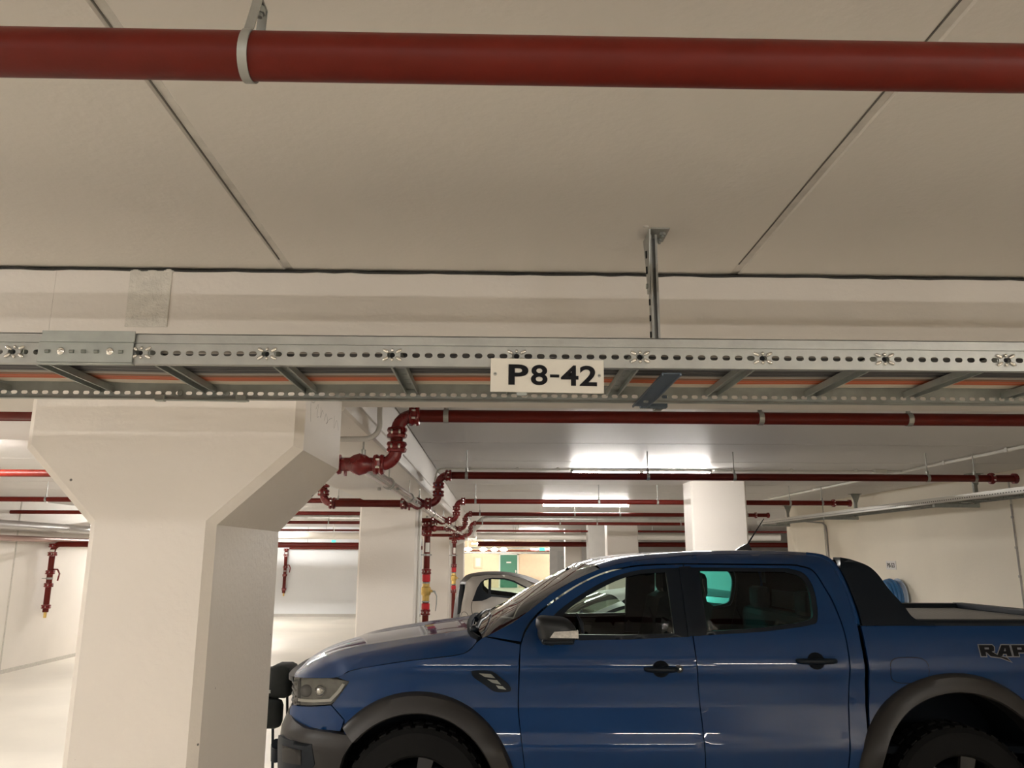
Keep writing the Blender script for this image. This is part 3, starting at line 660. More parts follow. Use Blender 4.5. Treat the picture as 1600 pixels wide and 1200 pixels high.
for (p0, p1, r, l) in (
                       ((-7.57, 21.6, 2.46), (-1.4, 21.6, 2.46), .026, 'thin dark red pipe above the pale left duct'), ((-.5, 21.6, 2.46), (9, 21.6, 2.46), .026, 'thin dark red pipe above the pale right duct'),
                       ((-6.25, 24.88, 2.04), (-1.8, 24.88, 2.04), .058, 'dark pipe crossing the top of the bluish white wall'), ((-.5, 24.6, 2.16), (9, 24.6, 2.16), .075, 'thick dark pipe above the far cream wall')):
    pipe_thing('far_pipe', [p0, p1], r, PIPE, l, rings=None)
pipe_thing('wall_pipe', [(-7.36, 0, 2.235), (-7.36, 24, 2.235)], .075, mat('grey_pipe', (0.36, 0.34, 0.32), .35, .4), 'fat grey pipe along the top of the left wall', rings=(2.0, 0, 1))
pipe_thing('wall_pipe', [(-7.42, 0, 2.045), (-7.42, 24, 2.045)], .045, mat('pinkish_pipe', (0.32, 0.20, 0.17), .35, .3), 'brownish pipe below the fat grey one on the left wall', rings=(2.0, 0, 1))
def drop_pipe(x, y, zt, zb, r, label, right=None):
    t = empty('drop_pipe', (x, y, zb), label, 'pipe'); h = zt-zb; bm = BM()
    if right: tube(bm, [(0, 0, .05), (0, 0, h-.12)]+[(0.12-.12*math.cos(a), 0, h-.12+.12*math.sin(a)) for a in [PI/2*i/6 for i in range(1, 7)]]+[(right-x, 0, h)], r, 14)
    else: cyl(bm, (0, 0, .05), (0, 0, h), r, seg=14)
    obj('pipe', bm, PIPE, t, smooth=.7)
    for f in (.12, .42, .60, .86, .98):
        bm = BM(); coupling(bm, (0, 0, h*f), (0, 0, 1), r, .06); obj('coupling', bm, [PIPER, STEEL], t, smooth=.5)
    bm = BM(); cyl(bm, (0, 0, -.04), (0, 0, .06), r*.5, seg=10); obj('drain_tip', bm, BRASS, t)
    bm = BM(); tube(bm, [(r, 0, h*.64), (r+.07, 0, h*.64), (r+.11, 0, h*.58), (r+.09, 0, h*.48)], .014, 8); obj('valve_handle', bm, PIPER, t, smooth=.7)
    bm = BM(); lathe(bm, (0, 0, h*.5), (0, 0, 1), [(0, r*1.02), (0, r*1.15), (.03, r*1.15), (.03, r*1.02)], 14); cyl(bm, (-.125 if x < -7 else 0, 0 if x < -7 else .13, h*.5+.015), (0, 0, h*.5+.015), .007, seg=6); obj('pipe_clamp', bm, GALV, t)
    bm = BM(); box(bm, -.02, .05, -r-.004, -r+.004, h*.83, h*.92); obj('paper_label', bm, WHITEPL, t)
    return t
drop_pipe(-7.45, 13.85, 1.973, .815, .047, 'dark red drop pipe with valve in front of the left wall', right=-1.6)
drop_pipe(-6.35, 24.88, 2.0, .64, .047, 'thin dark red drop pipe at the left edge of the bluish white wall')
pipe_thing('thin_conduit', [(-7.5, 3.83, 2.44), (-1.42, 3.83, 2.44)], .012, PIPE, 'thin brown conduit close under the beam at the far left')
# surface conduits on the ceiling
t = empty('ceiling_conduit', (4.08, 0, 2.64), 'pale conduit with clips running away on the ceiling at right', 'conduit')
bm = BM(); cyl(bm, (0, 3.1, 0), (0, 14, 0), .014, seg=10); obj('pipe', bm, WHITEPL, t, smooth=.7)
for y in (3.9, 5.2, 6.2, 7.1, 8.6, 10.1, 11.8):
    bm = BM(); box(bm, -.02, .02, y-.018, y+.018, -.018, .02, .003); obj('conduit_clip', bm, WHITEPL, t)
t = empty('ceiling_conduit', (0, 7.85, 2.64), 'thin pale conduit feeding the nearest tube lamp', 'conduit')
bm = BM(); tube(bm, crom([(-.59, 0, 2.50-2.64), (-.57, 0, -.03), (-.50, 0, 0), (-.3, 0, 0), (.74, 0, 0)], 5), .010, 8); obj('pipe', bm, WHITEPL, t, smooth=.7)
bm = BM(); cyl(bm, (2.18, 0, 0), (4.08, 0, 0), .010, seg=8); obj('pipe', bm, WHITEPL, t, smooth=.7)
for x in (-.25, .22, .62, 2.35, 2.95, 3.6):
    bm = BM(); box(bm, x-.012, x+.012, -.014, .014, -.014, .02, .003); obj('conduit_clip', bm, WHITEPL, t)
bm = BM(); box(bm, 3.78, 3.90, -.03, .03, -.02, .02, .004); obj('junction_box', bm, WHITEPL, t)

# ------------------------------------------------------------------ right wall things
t = empty('wall_cable_tray', (4.62, 0, 2.35), 'galvanised cable tray hung along the right wall', 'cable tray')
for x, m in ((4.57, mat('lamplit_zinc', (.62, .61, .57), .4, .4)), (4.90, GALVD)):  # near rail brighter: lamp light on its outer face put into the colour
    bm = BM(); box(bm, x-.0015, x+.0015, 2.5, 13.9, 2.345, 2.405); box(bm, x-.0015, x+.012, 2.5, 13.9, 2.345, 2.348); box(bm, x-.010, x+.0015, 2.5, 13.9, 2.403, 2.406)
    sr = obj('side_rail', local(bm, t), m, t)
    bm = BM()
    for i in range(190):
        y = 6.2+i*.04; box(bm, x-.0022, x-.0012, y-.009, y+.009, 2.366, 2.376)
    obj('slots', local(bm, t), mat('slot_dark', (.05, .05, .05), .8), sr, kind='stuff')
src = None
for i in range(44):
    y = 2.6+i*.25
    if src is None:
        bm = BM(); box(bm, -.043, .272, -.014, .014, .006, .018, .002); src = obj('rung', bm, GALVD, t); src.location.y = y
    else: share('rung', src, t, loc=(0, y, 0))
for i, (c, x) in enumerate((('grey', 4.63), ('dark', 4.68), ('beige', 4.74), ('orange', 4.79), ('grey', 4.85))):
    bm = BM(); cyl(bm, (x, 2.6, 2.382), (x, 13.8, 2.382), .013, seg=8)
    obj('power_cable', bm, GC[c], label='%s cable in the tray along the right wall, %s' % (names[c], ['nearest the bay', 'second from the bay', 'in the middle', 'beside the orange-free edge', 'nearest the wall'][i] if c != 'orange' else 'the only orange one'), cat='cable', group='cables in the right wall tray')
for y, l in ((3.0, 'out of sight above the pickup'), (8.2, 'nearest bracket'), (11.0, 'middle bracket'), (13.6, 'farthest bracket, by the wall end')):
    h = empty('tray_bracket', (5.0, y, CZ), 'zinc ceiling bracket of the right wall tray, %s' % l, 'bracket', 'brackets of the right wall tray')
    bm = BM(); box(bm, -.07, .07, -.06, .06, -.006, 0, .001); obj('ceiling_plate', bm, GALVD, h)
    bm = BM(); prism(bm, [(-.065, -.006), (.065, -.006), (.022, -.12), (-.022, -.12)], 'y', -.02, -.017); obj('gusset_plate', bm, GALVD, h)
    bm = BM(); box(bm, -.02, .02, -.017, .018, -.34, -.006, .003); obj('channel_post', bm, GALVD, h)
    bm = BM(); box(bm, -.46, .02, -.02, .02, -.352, -.316, .003); obj('support_arm', bm, GALVD, h)
t = empty('wall_conduit', (5.185, 12.5, 0), 'grey conduit bending down the right wall from the tray', 'conduit')
bm = BM(); tube(bm, [(0, 0, 1.0), (0, 0, 2.2), (0, .02, 2.28), (0, .12, 2.33), (-.12, .5, 2.37)], .014, 8); obj('pipe', bm, mat('conduit_grey2', (0.42, 0.40, 0.37), .5), t, smooth=.7)
t = empty('wall_conduit', (5.19, 7.95, 0), 'thin dark conduit with clips down the right wall joint', 'conduit')
bm = BM(); cyl(bm, (0, 0, .9), (0, 0, 2.33), .006, seg=8); obj('pipe', bm, MATS['conduit_grey2'], t)
for z in (1.3, 1.62, 1.9, 2.2):
    bm = BM(); box(bm, -.01, .008, -.012, .012, z-.012, z+.012, .002); obj('conduit_clip', bm, MATS['conduit_grey2'], t)
s2 = empty('bay_sign', (5.192, 10.55, 1.70), 'small white plate reading P8-53 on the right wall', 'sign')
bm = BM(); box(bm, 0, .006, -.13, .13, -.055, .055, .001); obj('plate', bm, mat('white_sign', (.82, .80, .76), .5), s2)
RW = Matrix(((0, 0, -1, -.0015), (-1, 0, 0, 0), (0, 1, 0, 0), (0, 0, 0, 1)))
text_mesh('lettering', 'P8-53', .06, mat('grey_ink', (.06, .055, .05), .6), s2, RW, bold=0.03, width=.20, ext=0)
# blue hose on a wheel by the wall
t = empty('hose_reel', (5.12, 10.35, 1.30), 'blue ribbed hose reel on the right wall behind the sport bar', 'hose reel')
BLUE = mat('blue_hose', (0.03, 0.14, 0.33), .4); LBLUE = mat('pale_blue_rim', (0.45, 0.52, 0.62), .4)
for i, (x, r) in enumerate(((-.02, .20), (-.06, .215), (-.10, .205), (-.14, .19))):
    bm = BM(); tube(bm, [(x, r*math.cos(a), r*math.sin(a)) for a in [2*PI*k/28 for k in range(29)]], .024, 8); obj('hose_turn', bm, BLUE, t, smooth=.9)
bm = BM(); lathe(bm, (.03, 0, 0), (1, 0, 0), [(0, .0), (0, .235), (.012, .24), (.02, .22), (.025, 0)], 28); obj('rim_disc', bm, LBLUE, t, smooth=.5, label='pale rim disc')
bm = BM(); cyl(bm, (-.18, 0, 0), (.08, 0, 0), .05, seg=12); box(bm, .05, .08, -.08, .08, -.1, .1); obj('hub', bm, GALVD, t)

# ------------------------------------------------------------------ far end things
d = empty('door_1', (0.85, 47.98, 0), None, None); d['kind'] = 'structure'; d['label'] = 'green steel door in the far cream wall'
bm = BM(); box(bm, -.5, .5, -.05, 0, 0, 1.87, .01); obj('door_leaf', bm, GREEN, d)
bm = BM(); box(bm, -.58, -.5, -.07, 0, 0, 1.95); box(bm, .5, .58, -.07, 0, 0, 1.95); box(bm, -.58, .58, -.07, 0, 1.87, 1.95); obj('door_frame', bm, WHITEPL, d)
bm = BM(); box(bm, .38, .44, -.10, -.05, .85, 1.0); obj('door_handle', bm, STEEL, d)
bm = BM(); box(bm, -.14, .14, -.06, -.05, 1.40, 1.48); obj('door_plate', bm, WHITEPL, d)
bm = BM(); box(bm, -1.2, -.72, 47.9, 47.98, 1.1, 1.75, .02); o = obj('wall_cabinet', bm, CREAMW, label='small cream wall cabinet left of the green door', cat='cabinet')
bm = BM(); box(bm, -1.1, -.82, 47.885, 47.9, 1.2, 1.68); obj('cabinet_door', bm, WHITEPL, o)
bm = BM(); box(bm, -1.745, -1.70, 44.5, 45.4, 0, 2.3); obj('door_2', bm, GREEN, kind='structure', label='green door edge at the left of the far room')
d = empty('door_3', (2.46, 29.98, 0), None, None); d['kind'] = 'structure'; d['label'] = 'grey door in the distant partition'
bm = BM(); box(bm, -.13, .42, -.03, 0, 0, 2.0); obj('door_leaf', bm, mat('grey_door', (.36, .345, .32), .5), d)
bm = BM(); box(bm, -.08, -.05, -.06, -.03, .98, 1.02); obj('door_handle', bm, STEEL, d)
bm = BM(); box(bm, 0, .18, -.035, -.03, 1.7, 1.82); obj('door_plate', bm, GALVD, d)
def exit_sign(x, y, z, w, label):
    t = empty('exit_sign', (x, y, z), label, 'sign'); bm = BM(); box(bm, -w, w, -.02, .02, -w*.55, w*.55, .01); obj('lit_panel', bm, EXITM, t)
    bm = BM(); box(bm, -w*1.05, w*1.05, -.02, .03, w*.55, w*.7); cyl(bm, (0, 0, w*.6), (0, 0, CZ-z), .008, seg=6); obj('hanger', bm, WHITEPL, t)
exit_sign(-3.96, 20, 2.145, .05, 'small green lit exit sign left of the square column')
exit_sign(2.35, 40, 2.14, .14, 'small bluish green lit exit sign in front of the far cream wall')
for i, x in enumerate((-1.3, -.55, .0, .45)):
    t = empty('globe_lamp', (x, 40, 2.12), ['round lit globe lamp at the far left end of the row', 'second round lit globe lamp of the far row', 'third round lit globe lamp of the far row', 'round lit globe lamp at the right end of the far row'][i], 'lamp', 'globe lamps before the far cream wall')
    bm = BM(); sphere(bm, (0, 0, 0), .13, (1.4, 1, .6), 12, 8); obj('globe', bm, DIFF, t)
    bm = BM(); cyl(bm, (0, 0, .07), (0, 0, CZ-2.12), .012, seg=6); obj('suspension_rod', bm, GALV, t)
for (z, y, r, l) in ((1.97, 42, .05, 'lower pipe across the far room ceiling'), (2.08, 43, .04, 'middle pipe across the far room ceiling'), (2.22, 44, .05, 'upper pipe across the far room ceiling')):
    pipe_thing('far_pipe', [(-1.7, y, z), (5, y, z)], r, PIPE if z == 2.08 else GALV, l)

# ------------------------------------------------------------------ vehicles: panels cut from a curved body shell
def in_poly(p, poly):
    c = False; x, y = p; n = len(poly); j = n-1
    for i in range(n):
        xi, yi = poly[i]; xj, yj = poly[j]
        if (yi > y) != (yj > y) and x < (xj-xi)*(y-yi)/(yj-yi)+xi: c = not c
        j = i
    return c
def densify(P, step):
    o = []
    for i in range(len(P)):
        a, b = P[i], P[(i+1) % len(P)]; n = max(1, int(math.dist(a, b)/step))
        o += [(a[0]+(b[0]-a[0])*k/n, a[1]+(b[1]-a[1])*k/n) for k in range(n)]
    return o
class Shell:
    def __init__(s, plan, ins, width, smin=-.3, sig=.012):
        PL = np.array(crom(plan, 24)); seg = np.r_[0, np.cumsum(np.linalg.norm(np.diff(PL, axis=0), axis=1))]
        s.PL = PL; s.S = plan[0][0]-seg; s.u0 = plan[0][0]; s.W = width; s.smin = smin; s.send = float(s.S[-1])
        z = np.linspace(0.1, 2.0, 951); v = np.interp(z, [a for a, b in ins], [b for a, b in ins])
        k = np.exp(-.5*((np.arange(-30, 31)*.002)/sig)**2); k /= k.sum(); s.z = z
        s.v = np.convolve(np.pad(v, 30, mode='edge'), k, 'valid')
    def ins(s, z): return float(np.interp(z, s.z, s.v))
    def P(s, a, z, d=0.0, far=False):
        i0 = s.ins(z)
        if a >= s.u0: p = (a, i0-d)
        else:
            i = float(np.interp(-a, -s.S, np.arange(len(s.S)))); k = int(min(i, len(s.S)-2)); f = i-k
            q = s.PL[k]*(1-f)+s.PL[k+1]*f; t = s.PL[k+1]-s.PL[k]; t = t/np.linalg.norm(t); n = (-t[1], t[0])
            if (abs(n[1]) >= abs(n[0]) and n[1] < 0) or (abs(n[0]) > abs(n[1]) and n[0] < 0): n = (-n[0], -n[1])
            w = i0*min(1, max(0, (a+.3)/1.0))-d; p = (q[0]+n[0]*w, q[1]+n[1]*w)
        return Vector((p[0], s.W-p[1] if far else p[1], z))
    def panel(s, name, m, parent, outline, holes=(), d=0.0, far=False, skirt=.02, ds=.05, dz=.022, dfun=None, label=None, sharp=True):
        O = densify(outline, min(ds, .04)); H = [densify(h, .04) for h in holes]; pts = []; edges = []
        for loop in [O]+H:
            b = len(pts); pts += loop; edges += [(b+i, b+(i+1) % len(loop)) for i in range(len(loop))]
        xs = [p[0] for p in O]; zs = [p[1] for p in O]; B = np.array(pts)
        gx = np.arange(math.floor(min(xs)/ds)*ds, max(xs), ds); gz = np.arange(math.floor(min(zs)/dz)*dz, max(zs), dz)
        tol = .35*min(ds, dz)
        for x in gx:
            for z in gz:
                if not in_poly((x, z), O) or any(in_poly((x, z), h) for h in H): continue
                if np.min(np.abs(B[:, 0]-x)+np.abs(B[:, 1]-z)) < tol*1.6: continue
                pts.append((float(x), float(z)))
        r = delaunay_2d_cdt([Vector(p) for p in pts], edges, [], 0, 1e-6)
        V = r[0]; bm = BM(); g = dfun or (lambda a, z: d)
        vs = [bm.verts.new(s.P(v.x, v.y, g(v.x, v.y), far)) for v in V]; k2 = {v: V[i] for i, v in enumerate(vs)}
        for f in r[2]:
            c = ((V[f[0]].x+V[f[1]].x+V[f[2]].x)/3, (V[f[0]].y+V[f[1]].y+V[f[2]].y)/3)
            if in_poly(c, O) and not any(in_poly(c, h) for h in H):
                try: bm.faces.new([vs[i] for i in f])
                except ValueError: pass
        bm.normal_update()
        f0 = max(bm.faces, key=lambda f: f.calc_area()); out = -1 if not far else 1
        # outward: away from the centre plane
        for f in bm.faces:
            c = f.calc_center_median(); o_ = Vector((c.x-2.5, (c.y-s.W/2)*3, 0))
            if f.normal.dot(o_) < 0: f.normal_flip()
        if skirt:
            be = [e for e in bm.edges if len(e.link_faces) == 1]; nv = {}
            for e in be:
                for v in e.verts:
                    if v not in nv: w = k2[v]; nv[v] = bm.verts.new(s.P(w.x, w.y, g(w.x, w.y)-skirt, far))
            for e in be:
                a, b = e.verts; f = e.link_faces[0]; L = [l.vert for l in f.loops]; i = L.index(a)
                if L[(i+1) % len(L)] == b: a, b = b, a
                bm.faces.new((a, b, nv[b], nv[a])); e.smooth = False
        for f in bm.faces: f.smooth = True
        for v in [v for v in bm.verts if not v.link_faces]: bm.verts.remove(v)
        return obj(name, bm, m, parent, recalc=False, label=label)
def loft(name, m, parent, rows, smooth=1.0, label=None, thick=0.0, closed=False):
    bm = BM(); R = [[bm.verts.new(p) for p in r] for r in rows]
    for a, b in zip(R, R[1:]):
        for k in range(len(a)-1): bm.faces.new((a[k], a[k+1], b[k+1], b[k]))
    bm.normal_update()
    up = sum((f.normal.z*f.calc_area() for f in bm.faces))
    if up < 0:
        for f in bm.faces: f.normal_flip()
    if thick:
        ext = bmesh.ops.solidify(bm, geom=bm.faces[:], thickness=thick)
    return obj(name, bm, m, parent, smooth=smooth, recalc=False, label=label)
def cross(E, C, Wd, n=12, pw=2.2, m_=.25, dome=None):
    """cross row from near edge point E over centre C to mirrored far edge"""
    row = []
    for i in range(2*n+1):
        w = i/(2*n); y = E[1]+(Wd-2*E[1])*w; dd = min(y-E[1], Wd-E[1]-y); half = (Wd/2-E[1])
        k = 1-(1-min(1, dd/m_))**pw; q = dd/half
        x = E[0]+(C[0]-E[0])*(1-(1-q)**2); z = E[2]+(C[1]-E[2])*k
        if dome: z += dome(dd, x)
        row.append((x, y, z))
    return row

BLUEP = mat('metallic_blue_paint', (0.0025, 0.034, 0.125), 0.5, 0.1, coat=0.75, spec=.12, back=(0.006, 0.006, 0.007))
GREYTR = mat('dark_grey_trim', (0.022, 0.020, 0.019), 0.42, spec=.4, noise=.06, nscale=20)
SATIN = mat('satin_black', (0.004, 0.008, 0.014), 0.4, spec=.3)
TYRE = mat('tyre_rubber', (0.006, 0.006, 0.006), 0.8, spec=.2, noise=.1, nscale=30)
INTR = mat('black_interior', (0.003, 0.005, 0.008), 0.85, spec=.2)
GLF = glass('front_glass', (0.80, 0.90, 0.84)); GLR = glass('privacy_glass', (0.30, 0.80, 0.74)); GLW = glass('windshield_glass', (0.45, 0.50, 0.46))
LENS = glass('headlamp_lens', (0.80, 0.80, 0.78)); HEADB = mat('headlamp_bowl', (0.14, 0.14, 0.13), .3, .6, noise=.25, nscale=18)

T0X, T0Y, TW = -1.385, 4.88, 1.96
TS = Shell([(1.1, 0), (.85, .004), (.6, .018), (.42, .045), (.285, .09), (.195, .155), (.135, .26), (.105, .42), (.085, .68), (.075, .98)],
           [(.2, .09), (.45, .05), (.60, .02), (.72, .0), (.80, .018), (.95, .036), (1.08, .024), (1.15, .0), (1.22, .012), (1.33, .04), (1.40, .065), (1.6, .15), (1.74, .22), (1.80, .28), (1.84, .40)], TW)
truck = empty('pickup_truck', (T0X, T0Y, 0), 'metallic blue double cab pickup with black sport bar and dark grey wheel flares', 'truck')
def arch(c, zc, r, a0, a1, n=20): return [(c+r*math.cos(math.radians(a0+(a1-a0)*i/n)), zc+r*math.sin(math.radians(a0+(a1-a0)*i/n))) for i in range(n+1)]
FC, FZ, RC, RZc = .945, .448, 4.11, .513
fender = ([(.473, 1.101), (.50, 1.118), (.545, 1.139)]+crom([(.62, 1.158), (.856, 1.194), (1.05, 1.215), (1.192, 1.234), (1.25, 1.262), (1.285, 1.300)], 5)+[(1.315, 1.322), (1.333, 1.330), (1.541, 1.290)]
          + [(1.532, 1.200), (1.528, .924), (1.545, .78), (1.564, .627), (1.564, .47), (1.485, .47)]+arch(FC, FZ, .54, 3, 141, 24)+[(.52, .872), (.437, .947), (.50, 1.024), (.540, 1.080)])
lowfr = [(.125, .925), (.30, .932), (.430, .944), (.515, .868), (.50, .81), (.33, .815), (.10, .845), (.09, .90)]
door_f = crom([(1.568, .627), (1.552, .76), (1.535, .924), (1.538, 1.10), (1.541, 1.202), (1.547, 1.286), (1.583, 1.371), (1.653, 1.455), (1.775, 1.545), (1.92, 1.63), (2.08, 1.697), (2.25, 1.735), (2.40, 1.747)], 4)+[(2.574, 1.752), (2.570, 1.334), (2.578, 1.175), (2.598, .856), (2.606, .618), (2.606, .47), (1.572, .47)]
hole_f = [(1.66, 1.335)]+crom([(1.70, 1.41), (1.785, 1.485), (1.90, 1.562), (2.02, 1.628), (2.14, 1.680), (2.28, 1.716), (2.40, 1.727)], 4)+[(2.560, 1.732), (2.556, 1.334), (2.2, 1.318), (1.9, 1.313)]
glass_f = [(1.80, 1.345)]+crom([(1.775, 1.42), (1.844, 1.492), (1.966, 1.568), (2.09, 1.630), (2.20, 1.672), (2.30, 1.694)], 4)+[(2.46, 1.704), (2.465, 1.349), (2.15, 1.342)]
door_r = [(2.612, .47), (2.612, .618), (2.604, .856), (2.584, 1.175), (2.577, 1.334), (2.582, 1.752), (3.25, 1.748)]+crom([(3.30, 1.745), (3.385, 1.715), (3.43, 1.62), (3.467, 1.504), (3.488, 1.331), (3.480, 1.11), (3.465, .90), (3.434, .624)], 4)+[(3.43, .60)]+arch(RC, RZc, .665, 172, 176, 2)+[(3.43, .47)]
hole_r = [(2.592, 1.338), (2.596, 1.735), (3.24, 1.731)]+crom([(3.24, 1.731), (3.33, 1.70), (3.365, 1.62), (3.362, 1.50), (3.340, 1.42), (3.30, 1.402), (3.228, 1.388)], 4)+[(2.99, 1.361)]
glass_r = [(2.665, 1.362), (2.665, 1.712), (3.22, 1.708)]+crom([(3.22, 1.708), (3.30, 1.68), (3.335, 1.61), (3.33, 1.50), (3.31, 1.435), (3.21, 1.408)], 4)+[(2.98, 1.382)]
frame_c = ([(1.345, 1.335), (1.494, 1.407), (1.60, 1.478), (1.75, 1.586), (1.90, 1.665), (2.049, 1.725), (2.225, 1.767), (2.477, 1.797), (2.735, 1.814), (3.113, 1.818), (3.40, 1.812), (3.48, 1.800), (3.53, 1.755), (3.562, 1.62), (3.582, 1.486), (3.575, 1.30), (3.575, 1.00), (3.562, .764), (3.556, .47), (3.438, .47), (3.442, .624)]
           + crom([(3.473, .90), (3.488, 1.11), (3.496, 1.331), (3.475, 1.506), (3.438, 1.62), (3.392, 1.722), (3.30, 1.754)], 4)+[(3.25, 1.757), (2.58, 1.761), (2.40, 1.756)]+crom([(2.40, 1.756), (2.25, 1.744), (2.075, 1.706), (1.915, 1.639), (1.768, 1.554), (1.645, 1.463), (1.573, 1.377), (1.545, 1.305)], 4))
bed = [(3.602, 1.395), (5.20, 1.405), (5.235, 1.20), (5.24, .70), (5.22, .58), (4.79, .58)]+arch(RC, RZc, .575, 7, 173, 28)+[(3.535, .58), (3.578, .78), (3.602, 1.02)]
sail = [(3.600, 1.800)]+crom([(3.655, 1.789), (3.741, 1.752), (3.790, 1.698), (3.829, 1.612), (3.891, 1.516), (3.922, 1.452), (3.975, 1.420), (4.05, 1.414)], 4)+[(4.05, 1.398), (3.604, 1.398), (3.606, 1.49), (3.585, 1.63), (3.565, 1.73)]
Wd = TW
for far in (False, True):
    TS.panel('fender', BLUEP, truck, fender, far=far, ds=.04)
    TS.panel('lower_front_corner', BLUEP, truck, lowfr, far=far, ds=.03)
    dfr = TS.panel('door', BLUEP, truck, door_f, [hole_f], far=far)
    drr = TS.panel('door', BLUEP, truck, door_r, [hole_r], far=far)
    TS.panel('window_frame', SATIN, dfr, hole_f, [glass_f], d=-.004, far=far, skirt=.03)
    TS.panel('window_frame', SATIN, drr, hole_r, [glass_r], d=-.004, far=far, skirt=.03)
    TS.panel('window_glass', GLF, dfr, glass_f, d=-.012, far=far, skirt=0, ds=.1, dz=.08)
    TS.panel('window_glass', GLR, drr, glass_r, d=-.012, far=far, skirt=0, ds=.1, dz=.08)
    TS.panel('pillar_trim', SATIN, truck, [(2.545, 1.338), (2.62, 1.338), (2.62, 1.742), (2.545, 1.738)], d=.003, far=far, skirt=.01)
    TS.panel('inner_pillar', INTR, truck, [(3.30, 1.00), (3.56, 1.00), (3.56, 1.60), (3.50, 1.77), (3.20, 1.77), (3.345, 1.70), (3.38, 1.60), (3.37, 1.40)], d=-.035, far=far, skirt=.02)
    TS.panel('inner_pillar', INTR, truck, [(2.46, 1.20), (2.72, 1.20), (2.68, 1.76), (2.48, 1.76)], d=-.035, far=far, skirt=.03)
    TS.panel('cab_frame', BLUEP, truck, frame_c, far=far, ds=.04)
    bm = BM(); tube(bm, [TS.P(a, z, -.014, far) for a, z in crom([(3.40, 1.812), (3.49, 1.798), (3.535, 1.755), (3.560, 1.66), (3.575, 1.56), (3.584, 1.46), (3.582, 1.40)], 5)], .020, 12); obj('cab_corner', bm, BLUEP, truck, smooth=1.2)
    TS.panel('bed_side', BLUEP, truck, bed, far=far)
    TS.panel('sport_bar_sail', SATIN, truck, sail, d=.012, far=far, skirt=.11)
    # flares
    for (c, zc, ro, ri, a0, a1) in ((FC, FZ, .582, .464, -12, 138), (RC, RZc, .623, .513, -14, 194)):
        rows = []
        for i in range(41):
            a = math.radians(a0+(a1-a0)*i/40)
            prof = ((ro, -.004), (ro-.008, .018), (ro-.022, .036), ((ro+ri)/2, .052), (ri+.030, .062), (ri+.008, .064), (ri, .052), (ri-.002, .0), (ri, -.10))
            rows.append([TS.P(c+r*math.cos(a), zc+r*math.sin(a), d, far) for r, d in prof])
        bm = BM(); R = [[bm.verts.new(p) for p in r] for r in rows]
        for p, q in zip(R, R[1:]):
            for k in range(len(p)-1): bm.faces.new((p[k], p[k+1], q[k+1], q[k]))
        obj('wheel_flare', bm, GREYTR, truck, smooth=.5, label='dark grey wheel arch flare')
        bm = BM(); y0, y1 = (.10, .52) if not far else (Wd-.10, Wd-.52)
        A, B = [], []
        for i in range(25):
            a = math.radians(-20+220*i/24); r = ri+.012; A.append(bm.verts.new((c+r*math.cos(a), y0, zc+r*math.sin(a)))); B.append(bm.verts.new((c+r*math.cos(a), y1, zc+r*math.sin(a))))
        for i in range(24): bm.faces.new((A[i], A[i+1], B[i+1], B[i]))
        bm.faces.new(B); obj('wheel_well', bm, INTR, truck, smooth=.5)
    # head lamp: bowl, projectors and clear lens
    hl = [(.140, 1.084), (.30, 1.092), (.451, 1.096), (.535, 1.078), (.494, 1.024), (.430, .952), (.28, .938), (.138, .934)]
    b = TS.panel('headlamp', HEADB, truck, hl, d=-.045, far=far, skirt=.02, ds=.03)
    TS.panel('lens', LENS, b, hl, d=.001, far=far, skirt=.04, ds=.03)
    for a, z, r in ((.225, 1.012, .036), (.34, 1.018, .036)):
        p = TS.P(a, z, -.035, far); bm = BM(); sphere(bm, p, r, (1, .7, 1), 16, 10); obj('projector', bm, STEEL if a > .3 else mat('lamp_core', (.10, .10, .10), .1, .3), b, smooth=1)
    TS.panel('running_light', mat('running_light_strip', (.62, .60, .55), .25), b, [(.155, .948), (.30, .953), (.42, .962), (.48, 1.02), (.505, 1.06), (.49, 1.065), (.455, 1.02), (.41, .978), (.30, .968), (.155, .964)], d=-.02, far=far, skirt=.01, ds=.03)
    # bumper corner, fender vent, handles, mirror
    TS.panel('fog_lamp_bezel', SATIN, truck, [(.10, .76), (.36, .745), (.38, .64), (.34, .58), (.10, .58)], d=.053, far=far, skirt=.03, ds=.03)
    TS.panel('fog_lamp', GREYTR, truck, [(.17, .72), (.30, .71), (.30, .63), (.17, .63)], d=.058, far=far, skirt=.01, ds=.03)
    vt = TS.panel('fender_vent', SATIN, truck, crom([(1.256, 1.143), (1.29, 1.148), (1.375, 1.143), (1.43, 1.105), (1.478, 1.063), (1.487, 1.034), (1.455, 1.026), (1.395, 1.028), (1.33, 1.068), (1.27, 1.11), (1.256, 1.143)], 3)[:-1], d=.010, far=far, skirt=.012, ds=.03)
    for q in ([(1.30, 1.133), (1.37, 1.129), (1.395, 1.105), (1.335, 1.112)], [(1.35, 1.098), (1.405, 1.094), (1.43, 1.068), (1.38, 1.078)], [(1.40, 1.064), (1.44, 1.058), (1.46, 1.040), (1.415, 1.046)]):
        TS.panel('vent_inlay', GALVD, vt, q, d=.014, far=far, skirt=.006, ds=.03)
    for dr, a0, a1, z, key in ((dfr, 2.273, 2.462, 1.157, True), (drr, 3.175, 3.405, 1.203, False)):
        am = (a0+a1)/2
        cup = TS.panel('handle_cup', INTR, dr, [(am+.052*math.cos(k*PI/8), z-.002+.048*math.sin(k*PI/8)) for k in range(16)], d=.003, far=far, skirt=.004, ds=.03)
        bm = BM(); pts = [TS.P(a0+(a1-a0)*t_, z, dd, far) for t_, dd in ((0, .004), (.04, .022), (.15, .036), (.5, .044), (.85, .036), (.96, .022), (1, .004))]
        tube(bm, pts, [.010, .014, .0165, .0175, .0165, .014, .010], 12); obj('door_handle', bm, SATIN, dr, smooth=1)
